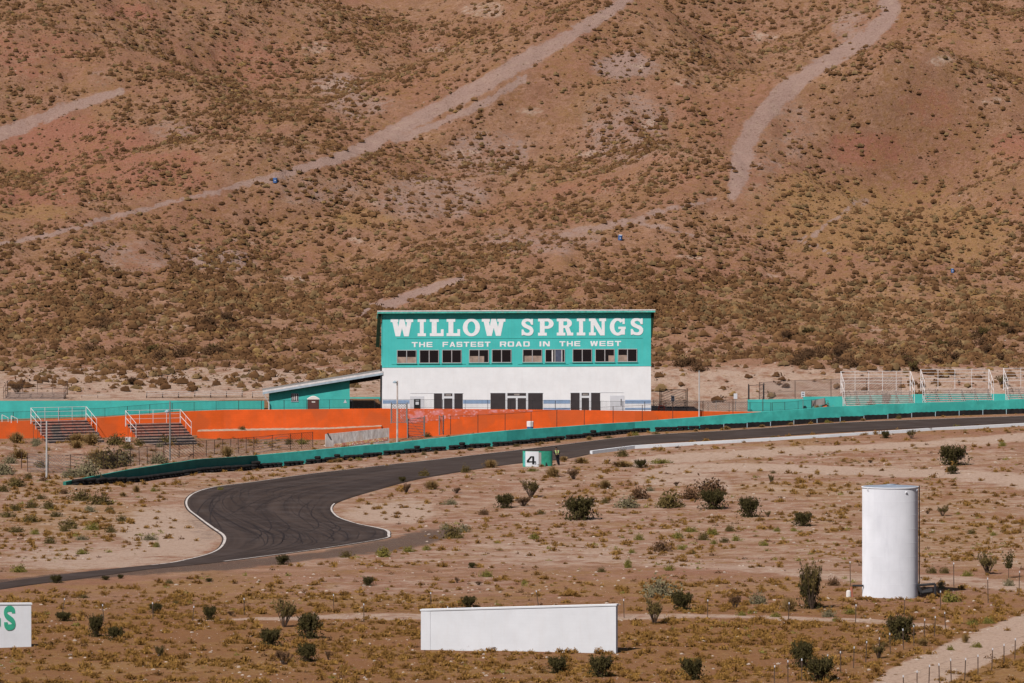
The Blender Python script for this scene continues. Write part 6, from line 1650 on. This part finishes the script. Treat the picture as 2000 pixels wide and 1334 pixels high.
# ---------------------------------------------------------------- scattered scrub: hillside
def interp_mask(M_, X, Y):
    i = np.clip(np.searchsorted(GX, X) - 1, 0, len(GX) - 2); j = np.clip(np.searchsorted(GY, Y) - 1, 0, len(GY) - 2)
    return M_[i, j]
def scatter_mesh(name, mat, temps, X, Y, rad, hgt, g, tintbias=None, sink=.04, label=None):
    Z = H(X, Y) - sink; ids = g.integers(0, len(temps), len(X)) if len(temps) != 20 else np.where(rad > .36, g.integers(0, 10, len(X)), g.integers(10, 20, len(X))); Vs, Fs, Ts = [], [], []; off = 0
    for k_, (V, F, t) in enumerate(temps):
        m_ = ids == k_; n = int(m_.sum())
        if not n: continue
        a = g.random(n) * 2 * math.pi; ca, sa = np.cos(a)[:, None], np.sin(a)[:, None]; s_ = rad[m_][:, None]
        x = (V[None, :, 0] * ca - V[None, :, 1] * sa) * s_ + X[m_][:, None]; y = (V[None, :, 0] * sa + V[None, :, 1] * ca) * s_ + Y[m_][:, None]; z = V[None, :, 2] * hgt[m_][:, None] + Z[m_][:, None]
        Vs.append(np.stack([x, y, z], -1).reshape(-1, 3)); Fs.append((F[None] + (np.arange(n) * len(V))[:, None, None]).reshape(-1, F.shape[1]) + off)
        tb = tintbias[m_] if tintbias is not None else g.random(n)
        Ts.append(np.clip(t[None, :] * .5 + tb[:, None] * .6 - .05, 0, 1).ravel()); off += n * len(V)
    o = npmesh(name, np.vstack(Vs), np.vstack(Fs), mat, [("tint", 'FLOAT', np.concatenate(Ts))], smooth=False)
    o["kind"] = "stuff"
    if label: o["label"] = label
    return o
g = np.random.default_rng(21)
NT = 200000
Y = 652 + (960 - 652) * g.random(NT) ** .95; X = (g.random(NT) - .5) * 2 * (0.105 * Y + 24)
Xp, Yp = to_px(X, Y, H(X, Y))
tr = interp_mask(trails, X, Y); yl = interp_mask(yel, X, Y); rd_ = interp_mask(red, X, Y); gy = interp_mask(grey, X, Y)
cl = fbm(X / 7, Y / 9, 8, 4) * 2 + .5; cl2 = fbm(X / 28, Y / 30, 12, 3) * 2 + .5
dens = np.clip(.50 + 1.1 * (cl - .42) * (0.5 + cl2), .10, 1) * (1 - .97 * np.clip(tr * 1.3, 0, 1)) * (1 - .10 * rd_)
bank_ = (Y > 650) & (Y < 700)
dens = np.where(bank_, dens * np.clip(.22 + (Y - 655) / 80, .2, .65), dens)
dens = np.where(bank_ & (X > 14) & (Y < 664), dens * .35, dens)
bld = (X > -30) & (X < 17) & (Y < 650)
keep = (g.random(NT) < dens) & ~bld
X, Y, yl, cl = X[keep], Y[keep], yl[keep], cl[keep]; Yp = Yp[keep]; Xp = Xp[keep]
low = sstep(430, 640, Yp)
rad = (0.12 + .42 * g.random(len(X)) ** 2.8) * (1 + .55 * low); rad *= np.where(cl > .62, 1.15, 1)
hgt = rad * g.uniform(.8, 1.35, len(X))
# the biggest in view become individuals
vis = (Xp > -10) & (Xp < 2010) & (Yp > 0)
occ = (Xp > 500) & (Xp < 1285) & (Yp > 600)
score = rad / Y * vis * ~occ
nind = max(0, 296 - len(SHR))
order = np.argsort(-score)[:nind]
indm = np.zeros(len(X), bool); indm[order] = True
for i in np.nonzero(indm)[0]:
    kd = random.choice([Br, Bn, Bn, Bn, T_, Br])
    shrub(kd, (X[i], Y[i], h1(X[i], Y[i])), rad[i] * 2.1, hgt[i] * 1.15)
rest = ~indm
def mound_t(seed, leaves=16, sub_=2):
    gg = np.random.default_rng(seed); b = bmesh.new(); bmesh.ops.create_icosphere(b, subdivisions=sub_, radius=1)
    dl = [v for v in b.verts if v.co.z < -.35]; bmesh.ops.delete(b, geom=dl, context='VERTS'); b.verts.index_update()
    vs = np.array([v.co[:] for v in b.verts]); fs = np.array([[v.index for v in f.verts] for f in b.faces]); b.free()
    az = np.arctan2(vs[:, 1], vs[:, 0])
    k_ = .78 + .16 * np.sin(az * 3 + seed) + gg.normal(0, .13, len(vs)); vs = vs * k_[:, None]; vs[:, 2] = np.maximum(vs[:, 2] * .85 + .08, -.05)
    V, F, t = tri_cloud(leaves, .20, seed + 9, "dome", .98); V *= 1.08
    Ft = np.concatenate([F[:, [0, 1, 2]], F[:, [0, 2, 3]]])
    return np.vstack([vs, V]), np.vstack([fs, Ft + len(vs)]), np.concatenate([np.clip(gg.normal(.5, .25, len(vs)), 0, 1), t])
temps = [mound_t(50 + i) for i in range(10)] + [mound_t(80 + i, 12, 1) for i in range(10)]
typ = g.random(len(X))
m1_ = rest & (typ < .72 - .25 * yl); m2_ = rest & ~m1_ & (typ < .90); m3_ = rest & ~m1_ & ~m2_
scatter_mesh("hillside_scrub", "scrub_leaf", temps, X[m1_], Y[m1_], rad[m1_], hgt[m1_], g, label="low brown scrub covering the whole hillside")
scatter_mesh("hillside_sagebrush", "hill_olive_leaf", temps, X[m2_], Y[m2_], rad[m2_], hgt[m2_], g, label="olive brush scattered over the hillside")
scatter_mesh("hillside_dry_brush", "straw_leaf", temps, X[m3_], Y[m3_], rad[m3_] * .8, hgt[m3_] * .7, g, tintbias=g.random(int(m3_.sum())) * .5, label="straw coloured brush scattered over the hillside")
# fine dry growth between the shrubs
NT2 = 70000
Y = 655 + 290 * g.random(NT2); X = (g.random(NT2) - .5) * 2 * (0.1 * Y + 22)
tr = interp_mask(trails, X, Y); yl = interp_mask(yel, X, Y)
keep = g.random(NT2) < (1 - np.clip(tr * 1.4, 0, 1)) * (.35 + .6 * yl) * np.clip((Y - 650) / 50, .15, 1)
X, Y = X[keep], Y[keep]; r_ = .07 + .20 * g.random(len(X)) ** 1.6
st_ = [tri_cloud(9, .5, 90 + i, "dome", .7) for i in range(6)]
hb_ = g.random(len(X)) < .6
scatter_mesh("hillside_low_scrub", "scrub_leaf", st_, X[hb_], Y[hb_], r_[hb_], r_[hb_] * .9, g, label="tiny brown scrub speckling the hillside")
X, Y, r_ = X[~hb_], Y[~hb_], r_[~hb_]
scatter_mesh("hillside_grass", "tuft_leaf", st_, X, Y, r_, r_ * .9, g, label="dry golden grass tufts between the hillside shrubs")

# ---------------------------------------------------------------- scattered tufts on the flat
def flat_sc(n, dfun, rlo, rhi, name, mat, temps, label, pw=2.0, ylo=325, yhi=640, hk=(.7, 1.2)):
    Y = 1 / (1 / yhi + (1 / ylo - 1 / yhi) * g.random(n)); X = (g.random(n) - .5) * 2 * (0.1 * Y + 20)
    Z = H(X, Y); Xp, Yp = to_px(X, Y, Z)
    d = dfun(X, Y, Xp, Yp)
    rdm = poly_dist(X, Y, road_c)
    hw = np.interp(Y, [400, 430, 470, 520, 560, 640], [4, 8, 8.5, 8.5, 8, 7.5])
    d = d * (rdm > hw) * (1 - .96 * interp_mask(mx(road_lr, mx(path_fg, mx(path_md * .9, path_up * .85))), X, Y)) * (1 - .9 * interp_mask(dark, X, Y))
    d = d * ~((np.abs(Y - barY(X)) < 1.3) & (X > -42))
    yo = np.interp(X, OX, OY); d = d * ~((Y > yo - 1.0) & (X < 34))
    d = d * (np.hypot(X - base.x, Y - base.y) > 2.3)
    for (xa, xb_, ra) in ((815, 1210, 1272), (-400, 66, 1268)):
        pa = at(xa, ra); pb_ = at(xb_, ra); d = d * ~((X > pa.x) & (X < pb_.x) & (np.abs(Y - pa.y) < 1.2))
    kp_ = g.random(n) < d
    X, Y = X[kp_], Y[kp_]; r = rlo + (rhi - rlo) * g.random(len(X)) ** pw
    return scatter_mesh(name, mat, temps, X, Y, r, r * g.uniform(hk[0], hk[1], len(X)), g, label=label)
def d_brown(X, Y, Xp, Yp):
    c = fbm(X / 4, Y / 5, 3, 4) * 2 + .5
    z = sstep(1110, 1190, Yp) * 1.0 + .48 * (Yp <= 1110) + .6 * interp_mask(yel, X, Y)
    return np.clip(z * (1.9 * c - .35), 0, 1) * (1 - .6 * interp_mask(bare_s, X, Y))
bl_ = [blades(46, 1.0, 70 + i, .05, .8) for i in range(8)]
cl_ = [tri_cloud(60, .20, 120 + i, "dome", .8) for i in range(8)]
mixt = [(np.vstack([a[0], b[0]]), np.vstack([a[1], b[1] + len(a[0])]), np.concatenate([a[2], b[2]])) for a, b in zip(bl_, cl_)]
flat_sc(34000, d_brown, .14, .44, "dry_grass", "tuft_leaf", mixt, "golden brown grass tufts over the foreground flat", 1.7)
flat_sc(7000, lambda X, Y, Xp, Yp: np.clip((fbm(X / 6, Y / 6, 9, 3) * 2 + .5) * 1.5 - .35, 0, 1) * .8, .10, .32, "dry_scrub", "scrub_leaf", cl_, "small dark dead scrub on the foreground flat", 2.5)
flat_sc(4500, lambda X, Y, Xp, Yp: np.clip((fbm(X / 8, Y / 8, 13, 3) * 2 + .5) * 1.5 - .4, 0, 1) * (.35 + .65 * ((Xp > 1200) & (Yp < 1130) & (Yp > 930)) + 1.2 * ((Xp < 340) & (Yp > 940) & (Yp < 1090))), .12, .38, "green_groundcover", "yellow_leaf", cl_, "small yellow green plants dotted over the flat", 2.0)
flat_sc(6500, lambda X, Y, Xp, Yp: np.clip(.3 + (fbm(X / 5, Y / 5, 2, 3) * 2), 0, 1) * ((Yp < 960) * 1.0 + .2), .12, .34, "verge_grass", "straw_leaf", mixt, "dry straw grass along the track verge and mound", 2.0, ylo=440, hk=(.5, .9))
# stones
def stones(n, seed):
    gg = np.random.default_rng(seed); V = []; F = []
    for i in range(n):
        b = bmesh.new(); bmesh.ops.create_icosphere(b, subdivisions=1, radius=1)
        vs = np.array([v.co[:] for v in b.verts]); fs = np.array([[v.index for v in f.verts] for f in b.faces]); b.free()
        vs = vs * (1 + gg.normal(0, .18, (len(vs), 1))); vs[:, 2] *= .6
        return vs, fs, np.full(len(vs), .5)
Y = 1 / (1 / 950 + (1 / 325 - 1 / 950) * g.random(9000)); X = (g.random(9000) - .5) * 2 * (0.1 * Y + 6)
rdm = poly_dist(X, Y, road_c); ok_ = (rdm > 9.5) & ~((Y > 600) & (Y < 650)) & (fbm(X / 5, Y / 5, 5, 3) > -.12); X, Y = X[ok_], Y[ok_]
r_ = .035 + .13 * g.random(len(X)) ** 5
scatter_mesh("gravel", "pale_rock", [stones(1, s_) for s_ in range(5)], X, Y, r_, r_, g, sink=.0, label="pale stones strewn over the ground")
# rock outcrops on the hill
def outcrop(label, x, r, w, h, n, mat="rock"):
    p = at(x, r); q = p.y / FPX; mb = MB(); gg = random.Random(int(x))
    for i in range(n):
        b = bmesh.new(); bmesh.ops.create_icosphere(b, subdivisions=2, radius=1)
        sx, sy, sz = w * q * gg.uniform(.22, .45), w * q * gg.uniform(.2, .4), h * q * gg.uniform(.4, .9)
        cx_, cy_ = gg.uniform(-.36, .36) * w * q, gg.uniform(-.1, .5) * w * q
        zz = h1(p.x + cx_, p.y + cy_) - p.z
        sd = gg.random() * 50
        vs = []
        for v in b.verts:
            c_ = v.co; k_ = 1 + .9 * float(fbm(np.array([c_.x * 1.6 + sd]), np.array([c_.y * 1.6 + c_.z * 2.1]), 3, 3)[0])
            vs.append((cx_ + c_.x * sx * k_, cy_ + c_.y * sy * k_, zz + c_.z * sz * k_))
        fs = [tuple(v.index for v in f.verts) for f in b.faces]; b.free(); mb.add(vs, fs)
    o = mb.build("rock_outcrop", mat, loc=p); tag(o, label, "rocks", "rock outcrops on the hillside")
outcrop("reddish rock outcrop on the upper right slope beyond the track trail", 1815, 207, 50, 30, 5)
outcrop("dark jagged rock at the far left above the short trail", 32, 215, 44, 26, 4)
outcrop("small dark rock on the left spur above the diagonal trail", 340, 205, 18, 16, 3)
outcrop("low dark rocks left of the small dark rock", 226, 236, 28, 12, 3)
outcrop("small dark rock pair right of the left spur", 478, 228, 14, 14, 2)
outcrop("grey cliff rocks at the top edge between the two trails", 1015, 30, 80, 34, 7, "pale_rock")
outcrop("pale rocks in the gully at the upper centre", 655, 175, 46, 14, 4, "pale_rock")
outcrop("pale yellowish rocks on the lower left hill", 412, 512, 50, 14, 4, "pale_rock")
